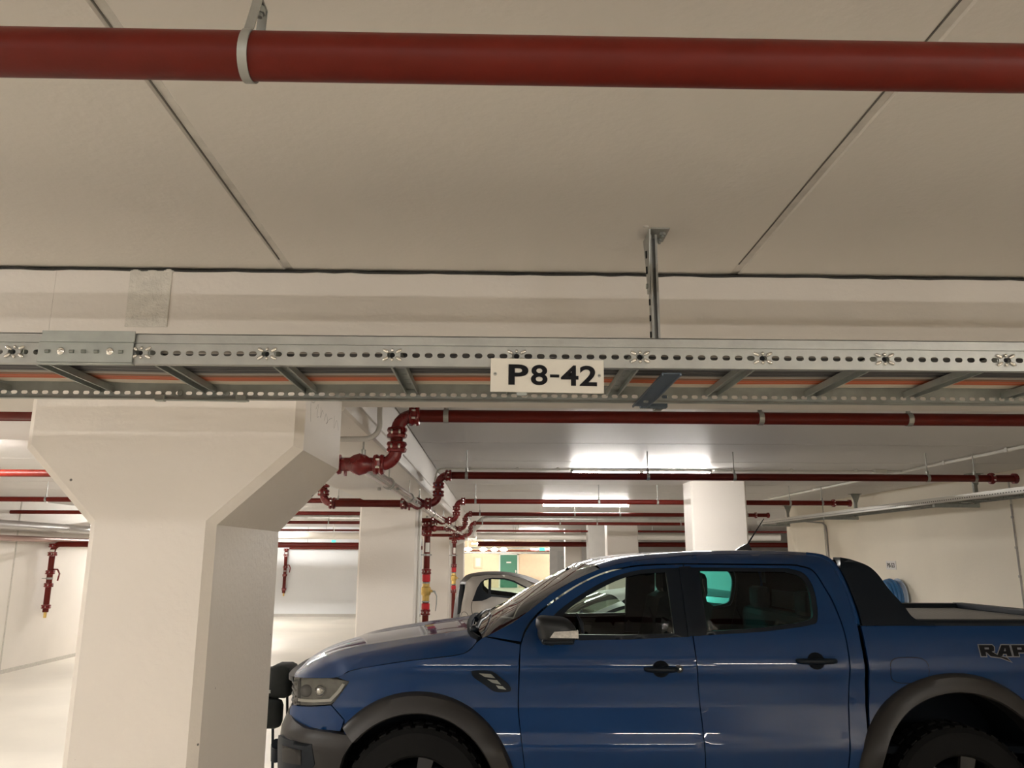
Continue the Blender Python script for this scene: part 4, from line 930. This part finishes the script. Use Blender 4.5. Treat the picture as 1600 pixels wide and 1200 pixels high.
        if key:
            TS.panel('lock_base', SATIN, dr, [(2.472+.024*math.cos(k*PI/8), z+.022*math.sin(k*PI/8)) for k in range(16)], d=.012, far=far, skirt=.012, ds=.02)
            if not far:
                bm = BM(); p = TS.P(2.478, z, .012, far); lathe(bm, p, (0, -1, 0), [(0, .007), (.002, .007), (.003, .004)], 12); obj('lock_cylinder', bm, STEEL, dr, smooth=.5)
    sgn = 1 if not far else -1; yb = 0 if not far else Wd
    # mirror
    bm = BM(); res = bmesh.ops.create_uvsphere(bm, u_segments=28, v_segments=18, radius=1)
    for v in res['verts']:
        x, y, z = v.co; f = lambda t_, e: math.copysign(abs(t_)**e, t_)
        v.co = (1.748+f(x, .55)*.112+(-.012 if z > 0 else 0), yb+sgn*(-.125+f(y, .6)*.105), 1.386+f(z, .60)*.076-.02*x*(1 if z > .3 else 0))
    mi = obj('door_mirror', bm, mat('dark_mirror_shell', (.016, .018, .020), .4, spec=.35, noise=.03), truck, smooth=1.2, label='dark grey door mirror shell')
    bm = BM(); box(bm, 1.655, 1.84, *( sorted((yb-sgn*.03, yb-sgn*.22))), 1.312, 1.345, .014); obj('mirror_foot', bm, SATIN, mi)
    bm = BM(); P = [(1.70, 1.352), (1.725, 1.385), (1.86, 1.392), (1.862, 1.350)]; prism(bm, P, 'y', yb-sgn*.2305, yb-sgn*.222); obj('turn_lamp', bm, mat('clear_lens', (.62, .60, .56), .15, .2, noise=.2, nscale=80), mi, label='clear side indicator lens')
    bm = BM(); tube(bm, [TS.P(1.69, 1.34, -.01, far), Vector((1.70, yb-sgn*.03, 1.325)), Vector((1.72, yb-sgn*.10, 1.325))], [.045, .035, .03], 10); obj('mirror_arm', bm, SATIN, mi, smooth=1)
    bm = BM(); tube(bm, [TS.P(1.885, 1.46, .006, far), Vector((1.897, yb-sgn*.05, 1.42)), Vector((1.905, yb-sgn*.06, 1.36))], [.006, .012, .008], 8); obj('mirror_rim', bm, SATIN, mi, smooth=1)
    # rail cap, fuel door, step, tail lamp
    bm = BM(); P = [(0, 1.392), (-.004, 1.412), (.004, 1.428), (.02, 1.434), (.085, 1.430), (.10, 1.40)]
    P = [(TS.ins(1.40)+a if not far else Wd-TS.ins(1.40)-a, z) for a, z in P]; prism(bm, P, 'x', 3.70, 5.20); obj('bed_rail_cap', bm, SATIN, truck)
    bm = BM(); y0_, y1_ = sorted((yb+sgn*.02, yb+sgn*.16)); box(bm, 1.60, 3.45, y0_, y1_, .40, .46, .012); obj('side_step', bm, SATIN, truck)
    bm = BM(); y0_, y1_ = sorted((yb+sgn*.05, yb+sgn*.20)); box(bm, 5.20, 5.25, y0_, y1_, .98, 1.36, .01); obj('tail_lamp', bm, REDP, truck)
    rp = lambda d_, s_: [(3.78+.10+(.112-d_)*s__[0]*1.0, 1.148+(.075-d_)*s__[1]) for s__ in s_]
    rr_ = [(math.copysign(abs(math.cos(k*PI/12))**.6, math.cos(k*PI/12)), math.copysign(abs(math.sin(k*PI/12))**.6, math.sin(k*PI/12))) for k in range(24)]
    if not far:
        fd = TS.panel('fuel_door', BLUEP, truck, [(3.842+x*.113, 1.148+z*.072) for x, z in rr_], d=.0025, skirt=.003, ds=.03)
        TS.panel('fuel_door_gap', INK, truck, [(3.842+x*.117, 1.148+z*.076) for x, z in rr_], d=.0008, skirt=.0, ds=.03)
# hood
sE = [(.125, 1.083), (.30, 1.093), (.465, 1.103), (.545, 1.143), (.70, 1.172), (.856, 1.198), (1.03, 1.217), (1.192, 1.238), (1.25, 1.268), (1.283, 1.305)]
E = [tuple(TS.P(a, z, -.006)) for a, z in sE]; C = [(.105, 1.088), (.15, 1.132), (.24, 1.178), (.36, 1.212), (.53, 1.243), (.70, 1.27), (.88, 1.296), (1.05, 1.318), (1.15, 1.33), (1.245, 1.343)]
Es, Cs = crom(E, 6), crom(C, 6)
dome = lambda dd, x: .016*math.exp(-((dd-.34)/.07)**2)*min(1, max(0, (x-.15)/.4))
loft('hood', BLUEP, truck, [cross(e, c, Wd, 16, 2.6, .22, dome) for e, c in zip(Es, Cs)])
# bright ridge between windshield and scuttle, wiper
bm = BM(); tube(bm, [TS.P(1.30, 1.318, -.02), (1.255, .14, 1.335), (1.235, .3, 1.345), (1.22, .6, 1.35), (1.215, .98, 1.352), (1.22, 1.36, 1.35), (1.235, 1.66, 1.345), (1.255, 1.82, 1.335)], .016, 8); obj('scuttle_seal', bm, INTR, truck, smooth=1)
bm = BM(); tube(bm, [(1.275, .22, 1.36), (1.30, .30, 1.40), (1.33, .5, 1.405), (1.36, .8, 1.412)], [.02, .012, .008, .006], 8); sphere(bm, (1.262, .20, 1.362), .026, (1, 1, .9), 10, 8); obj('wiper', bm, SATIN, truck, smooth=1)
bm = BM(); tube(bm, [(1.26, 1.05, 1.36), (1.30, 1.1, 1.40), (1.33, 1.3, 1.405), (1.36, 1.6, 1.39)], [.02, .012, .008, .006], 8); obj('wiper', bm, SATIN, truck, smooth=1)
# windshield and roof
aw = [(1.318, 1.325), (1.400, 1.360), (1.494, 1.407), (1.60, 1.478), (1.75, 1.586), (1.90, 1.665), (2.049, 1.725)]
Ew = crom([tuple(TS.P(a, z, -.008)) for a, z in aw], 4); Cw = crom([(1.255, 1.348), (1.35, 1.400), (1.45, 1.453), (1.57, 1.52), (1.71, 1.602), (1.84, 1.673), (1.98, 1.748)], 4)
loft('windshield', GLW, truck, [cross(e, c, Wd, 12, 2.2, .30) for e, c in zip(Ew, Cw)])
ar = [(2.049, 1.725), (2.225, 1.767), (2.477, 1.797), (2.735, 1.814), (3.113, 1.818), (3.40, 1.812), (3.48, 1.800), (3.53, 1.755)]
Er = crom([tuple(TS.P(a, z, -.002)) for a, z in ar], 4); Cr = crom([(1.983, 1.750), (2.18, 1.797), (2.45, 1.824), (2.75, 1.839), (3.11, 1.843), (3.40, 1.834), (3.50, 1.820), (3.57, 1.785)], 4)
loft('roof', BLUEP, truck, [cross(e, c, Wd, 12, 2.0, .10) for e, c in zip(Er, Cr)])
bm = BM(); box(bm, 2.1, 3.5, .33, Wd-.33, 1.745, 1.76); obj('headliner', bm, INTR, truck)
# roof seam line between windshield header and roof, antenna
bm = BM(); prism(bm, [(3.12, 1.835), (3.17, 1.872), (3.215, 1.893), (3.235, 1.888), (3.255, 1.835)], 'y', .955, 1.005); an = obj('roof_antenna', bm, SATIN, truck)
bm = BM(); tube(bm, [(3.225, .98, 1.885), (3.36, .98, 2.075)], [.006, .0028], 8); obj('antenna_rod', bm, SATIN, an)
# cab rear wall, sport hoop, tonneau, tailgate
bm = BM(); zz = [(3.575, 1.785, .30), (3.590, 1.60, .17), (3.598, 1.40, .07), (3.598, .60, .05)]
rows = [[(x, i_+(Wd-2*i_)*k/6, z) for k in range(7)] for x, z, i_ in zz]
loft('cab_rear_wall', BLUEP, truck, rows); bm = BM(); prism(bm, [(.34, 1.42), (Wd-.34, 1.42), (Wd-.40, 1.70), (.40, 1.70)], 'x', 3.592, 3.602); obj('rear_window', bm, SATIN, truck)
bm = BM(); P = [(3.62, 1.71), (3.60, 1.77), (3.64, 1.785), (3.72, 1.757), (3.77, 1.70), (3.75, 1.66)]; prism(bm, P, 'y', .24, Wd-.24); obj('sport_bar_hoop', bm, SATIN, truck)
TON = mat('grey_tonneau_slats', (.20, .19, .175), .45, .2, noise=.05, nscale=12)
bm = BM(); box(bm, 3.62, 5.21, .13, Wd-.13, 1.380, 1.390); tn = obj('tonneau_cover', bm, TON, truck)
sl = None
for i in range(26):
    if sl is None:
        bm = BM(); box(bm, -.0275, .0275, .14, Wd-.14, 1.3895, 1.397, .003); sl = obj('slat', bm, TON, tn); sl.location.x = 3.70
    else: share('slat', sl, tn, loc=(3.70+i*.058, 0, 0))
bm = BM(); box(bm, 5.205, 5.27, .08, Wd-.08, .68, 1.394, .012); obj('tailgate', bm, BLUEP, truck)
bm = BM(); box(bm, 5.19, 5.28, .09, Wd-.09, 1.394, 1.437, .006); obj('tailgate_cap', bm, SATIN, truck)
bm = BM(); box(bm, 5.24, 5.36, .15, Wd-.15, .52, .68, .02); obj('rear_bumper', bm, GREYTR, truck)
bm = BM(); box(bm, 3.7, 5.18, .15, Wd-.15, .66, .70); obj('bed_floor', bm, INTR, truck)
# grille, bumper
s0_ = TS.send; Wp = [(s0_, .875), (.122, .875), (.122, 1.075), (s0_, 1.075)]
for far in (False, True):
    gr = TS.panel('grille', SATIN, truck, Wp, d=-.03, far=far, skirt=.02, ds=.05)
    for i in range(5):
        z = .90+i*.035; bm = BM(); tube(bm, [TS.P(s0_+(.115-s0_)*k/14, z, -.022, far) for k in range(15)], .007, 6); obj('grille_bar', bm, GREYTR, gr)
    TS.panel('grille_surround', SATIN, truck, [(s0_, 1.06), (.135, 1.06), (.130, 1.084), (s0_, 1.086)], d=.004, far=far, skirt=.04, ds=.04)
    bump = [(s0_, .48), (.50, .48), (.505, .58), (.535, .68), (.575, .745), (.60, .775), (.585, .790), (.45, .808), (.30, .822), (.13, .868), (.0, .872), (s0_, .872)]
    def bd(a, z): return .028+.022*max(0, min(1, (a-.1)/.2))-.025*max(0, (a-.36)/.3)-.03*max(0, (z-.79)/.08)
    TS.panel('front_bumper', GREYTR, truck, bump, far=far, skirt=.05, ds=.035, dfun=bd)
    bm = BM(); tube(bm, [TS.P(a, z, .045, far) for a, z in ((.02, .60), (.03, .68), (.05, .70))], .035, 10); obj('tow_hook', bm, SATIN, truck, smooth=1)
# underbody and interior
bm = BM(); box(bm, .55, 5.15, .35, Wd-.35, .36, .55, .02); obj('chassis', bm, INTR, truck)
bm = BM(); box(bm, .35, 1.25, .42, Wd-.42, .55, 1.08, .05); obj('engine_bay', bm, INTR, truck)
bm = BM(); box(bm, 1.28, 3.55, .09, Wd-.09, .50, .58); obj('cab_floor', bm, INTR, truck)
bm = BM(); box(bm, 1.32, 1.75, .12, Wd-.12, .8, 1.31, .06); obj('dashboard', bm, INTR, truck)
for y in (.50, 1.46):
    bm = BM(); box(bm, 2.05, 2.60, y-.26, y+.26, .75, .93, .05); st = obj('seat', bm, INTR, truck)
    bm = BM(); prism(bm, [(2.46, .88), (2.62, .86), (2.76, 1.50), (2.70, 1.54), (2.62, 1.50)], 'y', y-.25, y+.25); obj('backrest', bm, INTR, st)
    bm = BM(); box(bm, 2.66, 2.77, y-.13, y+.13, 1.53, 1.70, .04); obj('headrest', bm, INTR, st)
bm = BM(); box(bm, 3.0, 3.5, .15, Wd-.15, .75, .92, .05); box(bm, 3.40, 3.54, .15, Wd-.15, .85, 1.42, .05); bench = obj('rear_bench', bm, INTR, truck)
for y in (.5, 1.46):
    bm = BM(); box(bm, 3.40, 3.50, y-.12, y+.12, 1.42, 1.58, .03); obj('headrest', bm, INTR, bench)
bm = BM(); tube(bm, [(1.86+.19*.42*math.sin(a), .5+.19*math.cos(a), 1.12+.19*.9*math.sin(a)) for a in [2*PI*k/24 for k in range(25)]], .016, 8); obj('steering_wheel', bm, INTR, truck, smooth=1)
bm = BM(); tube(bm, [(1.92, .98, 1.72), (1.88, .98, 1.66)], .012, 8); box(bm, 1.86, 1.88, .86, 1.10, 1.60, 1.66, .008); obj('interior_mirror', bm, INTR, truck)
# wheels
RIM = mat('dark_alloy', (.05, .05, .052), .35, .7)
def wheel(x, y, r, w, out, parent, z=None, rim=RIM, spokes=6):
    z = r if z is None else z; h = w/2; bm = BM()
    pr = [(-h, r*.66), (-h*1.02, r*.80), (-h*.92, r*.94), (-h*.75, r), (h*.75, r), (h*.92, r*.94), (h*1.02, r*.80), (h, r*.66), (h*.8, r*.62), (-h*.8, r*.62)]
    n = 48; R = []
    for t_, rr in pr: R.append([bm.verts.new((x+rr*math.cos(2*PI*k/n), y+t_, z+rr*math.sin(2*PI*k/n))) for k in range(n)])
    for a, b in zip(R, R[1:]+R[:1]):
        for k in range(n): bm.faces.new((a[k], a[(k+1) % n], b[(k+1) % n], b[k]))
    wh = obj('wheel', bm, TYRE, parent, smooth=.5)
    bm = BM()
    for k in range(36):
        a = 2*PI*k/36
        for s in (-1, 1):
            c, s_ = math.cos(a+s*.03), math.sin(a+s*.03); yy = y+s*h*.42
            v = [bm.verts.new((x+(r+q)*c-s_*p, yy+o_, z+(r+q)*s_+c*p)) for q in (-.004, .009) for p, o_ in ((-.022, -h*.3), (.022, -h*.3), (.022, h*.3), (-.022, h*.3))]
            for f in ((0, 1, 5, 4), (1, 2, 6, 5), (2, 3, 7, 6), (3, 0, 4, 7), (4, 5, 6, 7)): bm.faces.new([v[i] for i in f])
    obj('tread_blocks', bm, TYRE, wh, kind='stuff')
    yo = y+out*h*.55; bm = BM(); lathe(bm, (x, yo-out*.02, z), (0, out, 0), [(0, r*.12), (.03, r*.12), (.035, r*.08)], 16)
    for k in range(spokes):
        a = 2*PI*k/spokes+.3; d_ = Vector((math.cos(a), 0, math.sin(a))); n_ = Vector((-math.sin(a), 0, math.cos(a))); c0_ = Vector((x, yo, z))
        v = [bm.verts.new(c0_+d_*q+n_*p*wd+Vector((0, o_, 0))) for q, wd in ((r*.08, .030), (r*.63, .045)) for p in (-1, 1) for o_ in (-.015, .015)]
        for f in ((0, 1, 3, 2), (4, 5, 7, 6), (0, 1, 5, 4), (2, 3, 7, 6), (0, 2, 6, 4), (1, 3, 7, 5)): bm.faces.new([v[i] for i in f])
    obj('rim', bm, rim, wh)
for x in (.945, 4.11):
    wheel(x, .15, .413, .27, -1, truck); wheel(x, Wd-.15, .413, .27, 1, truck)
bm = BM(); cyl(bm, (.945, .2, .413), (.945, Wd-.2, .413), .05, seg=10); cyl(bm, (4.11, .2, .413), (4.11, Wd-.2, .413), .05, seg=10); obj('axles', bm, INTR, truck)
# side lettering, black letters with a grey outline
LW, LH, LX, LZ = .088, .062, 4.284, 1.228
glyph = {'R': [[(0, 0), (0, 1), (.95, 1), (1.05, .85), (1.0, .48), (.72, .40), (1.0, 0), (.62, 0), (.42, .36), (.36, .36), (.36, 0)], [[(.36, .62), (.36, .78), (.66, .78), (.66, .62)]]],
         'A': [[(-.05, 0), (.45, 1), (1.0, 1), (1.0, 0), (.66, 0), (.66, .22), (.42, .22), (.32, 0)], [[(.52, .46), (.66, .46), (.66, .76)]]],
         'P': [[(0, 0), (0, 1), (.95, 1), (1.05, .85), (1.0, .42), (.85, .34), (.36, .34), (.36, 0)], [[(.36, .60), (.36, .78), (.66, .78), (.66, .60)]]],
         'T': [[(.34, 0), (.34, .70), (0, .70), (0, 1), (1.1, 1), (1.1, .70), (.72, .70), (.72, 0)], []],
         'O': [[(.1, 0), (0, .15), (0, .85), (.1, 1), (.95, 1), (1.05, .85), (1.05, .15), (.95, 0)], [[(.36, .25), (.36, .76), (.70, .76), (.70, .25)]]]}
def grow(P, d):
    n = len(P); ar_ = sum(P[i][0]*P[(i+1) % n][1]-P[(i+1) % n][0]*P[i][1] for i in range(n)); sg_ = 1 if ar_ < 0 else -1; o_ = []
    for i in range(n):
        a, b, e = Vector(P[i-1]), Vector(P[i]), Vector(P[(i+1) % n]); d1 = (b-a).normalized(); d2 = (e-b).normalized()
        n1 = Vector((-d1.y, d1.x))*sg_; n2 = Vector((-d2.y, d2.x))*sg_; m2 = n1+n2; m2 = m2.normalized() if m2.length > 1e-4 else n1
        o_.append(tuple(b+m2*(d/max(.55, m2.dot(n1)))))
    return o_
LOG = mat('logo_grey', (.20, .21, .23), .4, .3)
for far in (False, True):
    for i, ch in enumerate('RAPTOR'):
        O, H = glyph[ch]; f = lambda p: (LX+i*LW*1.12+p[0]*LW*.98, LZ+p[1]*LH)
        O2 = [f(p) for p in O]; H2 = [[f(p) for p in h] for h in H]
        if ch == 'R' and i == 0: O2 = [f(p) for p in [(0, 0), (0, 1), (.95, 1), (1.05, .85), (1.0, .48), (.80, .42), (1.25, .02), (1.75, -.12), (2.0, -.50), (1.35, -.12), (.66, 0), (.42, .36), (.36, .36), (.36, 0)]]
        if far:
            mx_ = LX+3*LW*1.12; O2 = [(2*mx_-p[0]+.0, p[1]) for p in O2][::-1]; H2 = [[(2*mx_-p[0], p[1]) for p in h] for h in H2]
        lo = TS.panel('letter_outline', LOG, truck, grow(O2, .0055), d=.0015, far=far, skirt=0, ds=.05)
        TS.panel('letter', INK, lo, O2, H2, d=.003, far=far, skirt=0, ds=.05)

# ------------------------------------------------------------------ small silver two door car
SILV = mat('silver_car_paint', (0.42, 0.40, 0.37), 0.28, 0.55, coat=.8, back=(.03, .03, .03))
DKROOF = mat('dark_roof_paint', (0.07, 0.065, 0.06), .55, spec=.25)
SS = Shell([(.8, 0), (.5, .012), (.3, .04), (.17, .09), (.09, .17), (.04, .32), (.015, .5), (0, .83)],
           [(.2, .08), (.5, .03), (.8, .0), (1.0, .0), (1.2, .035), (1.5, .15), (1.56, .26), (1.6, .4)], 1.66)
car = empty('small_car', (-.54, 11.0, 0), 'small silver two door car with dark roof behind the pickup windshield', 'car')
so = [(.02, .50), (.0, .80), (.015, 1.0), (.07, 1.25), (.10, 1.46), (.20, 1.525), (.42, 1.548), (.70, 1.545), (.92, 1.505), (1.10, 1.44), (1.35, 1.29), (1.55, 1.16), (1.75, 1.05), (2.2, .98), (2.55, .86), (2.62, .55), (2.55, .35), (2.42, .32)]
so += arch(2.12, .30, .33, 5, 175, 14)+[(1.7, .28), (.80, .28)]+arch(.45, .30, .33, 5, 175, 14)+[(.06, .32)]
hole_s = [(.232, 1.204), (.262, 1.29), (.290, 1.375), (.340, 1.455), (.40, 1.495), (.50, 1.512), (.675, 1.507), (.81, 1.476), (.97, 1.395), (1.15, 1.29), (1.34, 1.165), (1.30, 1.15), (1.10, 1.175), (.80, 1.235), (.60, 1.262), (.50, 1.265), (.44, 1.235), (.378, 1.212)]
g1 = [(.370, 1.470), (.452, 1.490), (.452, 1.295), (.375, 1.355), (.360, 1.40)]; g2 = [(.487, 1.492), (.675, 1.487), (.80, 1.456), (.95, 1.382), (1.12, 1.285), (1.25, 1.20), (1.10, 1.207), (.78, 1.263), (.487, 1.295)]
for far in (False, True):
    bs = SS.panel('body_side', SILV, car, so, [hole_s], far=far, ds=.05, dz=.04)
    SS.panel('window_frame', SATIN, bs, hole_s, [g1, g2], d=-.004, far=far, skirt=.02, dz=.04)
    SS.panel('window_glass', GLF, bs, g1, d=-.01, far=far, skirt=0, ds=.1, dz=.1); SS.panel('window_glass', GLF, bs, g2, d=-.01, far=far, skirt=0, ds=.1, dz=.1)
    bm = BM(); tube(bm, [SS.P(a, z, .001, far) for a, z in crom([(.235, 1.20), (.225, 1.14), (.24, 1.06), (.30, .96), (.36, .88), (.40, .6), (.75, .45), (1.5, .45), (1.62, .8), (1.60, 1.1)], 5)], .0035, 5); obj('door_seam', bm, INK, bs)
    fz = [(.085+.075*math.cos(k*PI/9)+.03, .99+.075*math.sin(k*PI/9)) for k in range(18)]
    bm = BM(); tube(bm, [SS.P(a, z, .001, far) for a, z in fz+fz[:1]], .003, 5); obj('fuel_door_seam', bm, GREYTR, bs)
    bm = BM(); p = SS.P(1.22, 1.16, .07, far); sphere(bm, p, .08, (1, .8, .75), 12, 8); obj('door_mirror', bm, SILV, car, smooth=1)
    SS.panel('tail_lamp', INTR, car, [(-.10, 1.02), (.035, 1.05), (.06, 1.28), (.045, 1.42), (-.08, 1.42)], d=.006, far=far, skirt=.02, ds=.04)
Ee = crom([tuple(SS.P(a, z, -.004)) for a, z in ((.10, 1.46), (.20, 1.525), (.42, 1.548), (.70, 1.545), (.92, 1.505), (1.10, 1.44))], 4); Cc = crom([(.06, 1.45), (.16, 1.54), (.42, 1.575), (.72, 1.572), (.98, 1.53), (1.20, 1.455)], 4)
loft('roof', DKROOF, car, [cross(e, c, 1.66, 8, 2.2, .2) for e, c in zip(Ee, Cc)])
Ee = crom([tuple(SS.P(a, z, -.004)) for a, z in ((1.10, 1.44), (1.35, 1.29), (1.55, 1.16), (1.75, 1.05))], 4); Cc = crom([(1.20, 1.455), (1.50, 1.30), (1.75, 1.16), (1.98, 1.05)], 4)
loft('windshield', GLW, car, [cross(e, c, 1.66, 8, 2.2, .3) for e, c in zip(Ee, Cc)])
Ee = crom([tuple(SS.P(a, z, -.004)) for a, z in ((1.75, 1.05), (2.2, .98), (2.55, .86), (2.62, .60))], 4); Cc = crom([(1.98, 1.05), (2.35, .98), (2.62, .86), (2.70, .58)], 4)
loft('hood', SILV, car, [cross(e, c, 1.66, 8, 2.2, .3) for e, c in zip(Ee, Cc)])
Ee = [tuple(SS.P(a, z, -.004)) for a, z in ((.10, 1.46), (.05, 1.2), (.015, 1.0), (.0, .8), (.02, .5))]; Cc = [(.06, 1.45), (-.02, 1.2), (-.04, 1.0), (-.05, .8), (-.05, .5)]
loft('tailgate', SATIN, car, [cross(e, c, 1.66, 8, 2.2, .3) for e, c in zip(Ee, Cc)])
bm = BM(); box(bm, .3, 2.3, .1, 1.56, .26, .36); box(bm, 1.5, 1.9, .15, 1.5, .36, .95, .05); obj('floor_pan', bm, INTR, car)
for y in (.42, 1.24):
    bm = BM(); box(bm, .75, 1.2, y-.22, y+.22, .36, .6, .05); box(bm, .62, .78, y-.2, y+.2, .5, 1.12, .05); obj('seat', bm, INTR, car)
for x in (.45, 2.12):
    wheel(x, .13, .30, .17, -1, car); wheel(x, 1.53, .30, .17, 1, car)

# ------------------------------------------------------------------ car parked beyond the pickup (seen through its windows)
WHT = mat('pale_silver_car_paint', (0.62, 0.63, 0.60), 0.3, 0.3, coat=.8, back=(.03, .03, .03))
CS = Shell([(1.0, 0), (.7, .015), (.45, .05), (.28, .11), (.15, .22), (.06, .42), (0, .87)],
           [(.2, .08), (.5, .02), (.8, .0), (.95, .0), (1.02, .03), (1.38, .21), (1.45, .30), (1.5, .45)], 1.74)
c2 = empty('parked_car', (-.62, 7.28, 0), 'pale silver hatchback parked beyond the pickup, seen through its front window', 'car')
co = [(.05, .40), (.03, .62), (.12, .74), (.6, .90), (1.0, .98), (1.10, 1.03), (1.30, 1.17), (1.52, 1.30), (1.78, 1.40), (2.1, 1.445), (2.5, 1.45), (2.9, 1.42), (3.3, 1.34), (3.6, 1.18), (3.75, .95), (3.8, .6), (3.76, .36), (3.45, .34)]
co += arch(3.10, .31, .35, 5, 175, 14)+[(2.7, .26), (1.1, .26)]+arch(.72, .31, .35, 5, 175, 14)+[(.30, .34)]
ch_ = crom([(1.20, 1.02), (1.30, 1.105), (1.44, 1.205), (1.62, 1.30), (1.82, 1.365), (2.1, 1.395), (2.5, 1.40)], 4)+[(2.85, 1.37), (3.15, 1.29), (3.30, 1.18), (3.22, 1.10), (2.6, 1.06)]
cg1 = crom([(1.42, 1.055), (1.46, 1.17), (1.63, 1.27), (1.83, 1.338), (2.05, 1.365)], 4)+[(2.10, 1.367), (2.10, 1.068)]; cg2 = [(2.16, 1.07), (2.16, 1.370), (2.5, 1.372), (2.8, 1.345), (3.05, 1.27), (3.15, 1.19), (3.1, 1.12)]
for far in (False, True):
    bs = CS.panel('body_side', WHT, c2, co, [ch_], far=far, ds=.06, dz=.04)
    CS.panel('window_frame', SATIN, bs, ch_, [cg1, cg2], d=-.004, far=far, skirt=.02, dz=.04)
    CS.panel('window_glass', GLF, bs, cg1, d=-.01, far=far, skirt=0, ds=.1, dz=.1); CS.panel('window_glass', GLF, bs, cg2, d=-.01, far=far, skirt=0, ds=.1, dz=.1)
    bm = BM(); p = CS.P(1.45, 1.03, .08, far); sphere(bm, p, .09, (.9, .9, .7), 12, 8); obj('door_mirror', bm, WHT, c2, smooth=1)
    CS.panel('headlamp', HEADB, c2, [(.05, .62), (.40, .72), (.55, .80), (.40, .80), (.10, .70)], d=.004, far=far, ds=.05)
def strip(parent, sh, ed, ce, name, m, mm=.3):
    Ee = crom([tuple(sh.P(a, z, -.004)) for a, z in ed], 4); Cc = crom(ce, 4); loft(name, m, parent, [cross(e, c, sh.W, 8, 2.2, mm) for e, c in zip(Ee, Cc)])
strip(c2, CS, [(.03, .62), (.12, .74), (.6, .90), (1.0, .98)], [(-.06, .60), (.0, .76), (.45, .94), (.92, 1.02)], 'hood', WHT)
strip(c2, CS, [(1.0, .98), (1.10, 1.03), (1.30, 1.17), (1.52, 1.30), (1.78, 1.40)], [(.92, 1.02), (1.0, 1.08), (1.18, 1.21), (1.42, 1.36), (1.66, 1.45)], 'windshield', GLW)
strip(c2, CS, [(1.78, 1.40), (2.1, 1.445), (2.5, 1.45), (2.9, 1.42), (3.3, 1.34)], [(1.66, 1.45), (2.05, 1.49), (2.5, 1.50), (2.95, 1.47), (3.4, 1.37)], 'roof', DKROOF, .2)
strip(c2, CS, [(3.3, 1.34), (3.6, 1.18), (3.75, .95), (3.8, .6)], [(3.4, 1.37), (3.72, 1.18), (3.85, .95), (3.9, .55)], 'tailgate', WHT)
bm = BM(); box(bm, .5, 3.5, .12, 1.62, .26, .36); box(bm, 1.15, 1.6, .15, 1.6, .4, .95, .05); obj('floor_pan', bm, INTR, c2)
for y in (.45, 1.29):
    bm = BM(); box(bm, 1.85, 2.3, y-.23, y+.23, .4, .6, .05); box(bm, 2.25, 2.42, y-.22, y+.22, .5, 1.12, .05); box(bm, 2.30, 2.40, y-.12, y+.12, 1.13, 1.28, .03); obj('seat', bm, INTR, c2)
bm = BM(); box(bm, 2.9, 3.3, .15, 1.59, .4, .95, .05); obj('rear_bench', bm, INTR, c2)
for x in (.72, 3.10):
    wheel(x, .13, .31, .19, -1, c2); wheel(x, 1.61, .31, .19, 1, c2)

# ------------------------------------------------------------------ dark folded trolley in front of the pickup's nose
tr = empty('folded_trolley', (-1.60, 6.2, 0), 'black folded trolley with padded bags between the column and the pickup nose', 'trolley')
FAB = mat('black_fabric', (.005, .007, .006), .85, noise=.2, nscale=25)
for i, (x0, x1, y0, y1, z0, z1) in enumerate(((-.16, .00, -.16, .16, .72, .985), (-.02, .15, -.18, .10, .80, 1.025), (-.14, .10, -.20, -.08, .60, .80))):
    bm = BM(); box(bm, x0, x1, y0, y1, z0, z1, .045); obj('padded_bag', bm, FAB, tr, smooth=.8)
bm = BM(); box(bm, -.06, .02, -.205, -.195, .845, .865); obj('reflective_strip', bm, GALV, tr)
for a, b in (((-.10, -.1, .75), (-.22, -.16, 0.03)), ((.02, -.1, .70), (.06, -.16, .30)), ((.06, -.16, .30), (-.16, -.16, .05)), ((-.10, .1, .75), (-.22, .16, .03)), ((.06, .12, .8), (.10, .16, .03)), ((.06, -.16, .30), (.10, -.16, .03))):
    bm = BM(); cyl(bm, a, b, .010, seg=8); obj('frame_tube', bm, SATIN, tr)
for x, y in ((-.22, -.16), (-.22, .16), (.10, -.16), (.10, .16)):
    bm = BM(); cyl(bm, (x, y-.02, .06), (x, y+.02, .06), .06, seg=16); obj('wheel', bm, TYRE, tr)
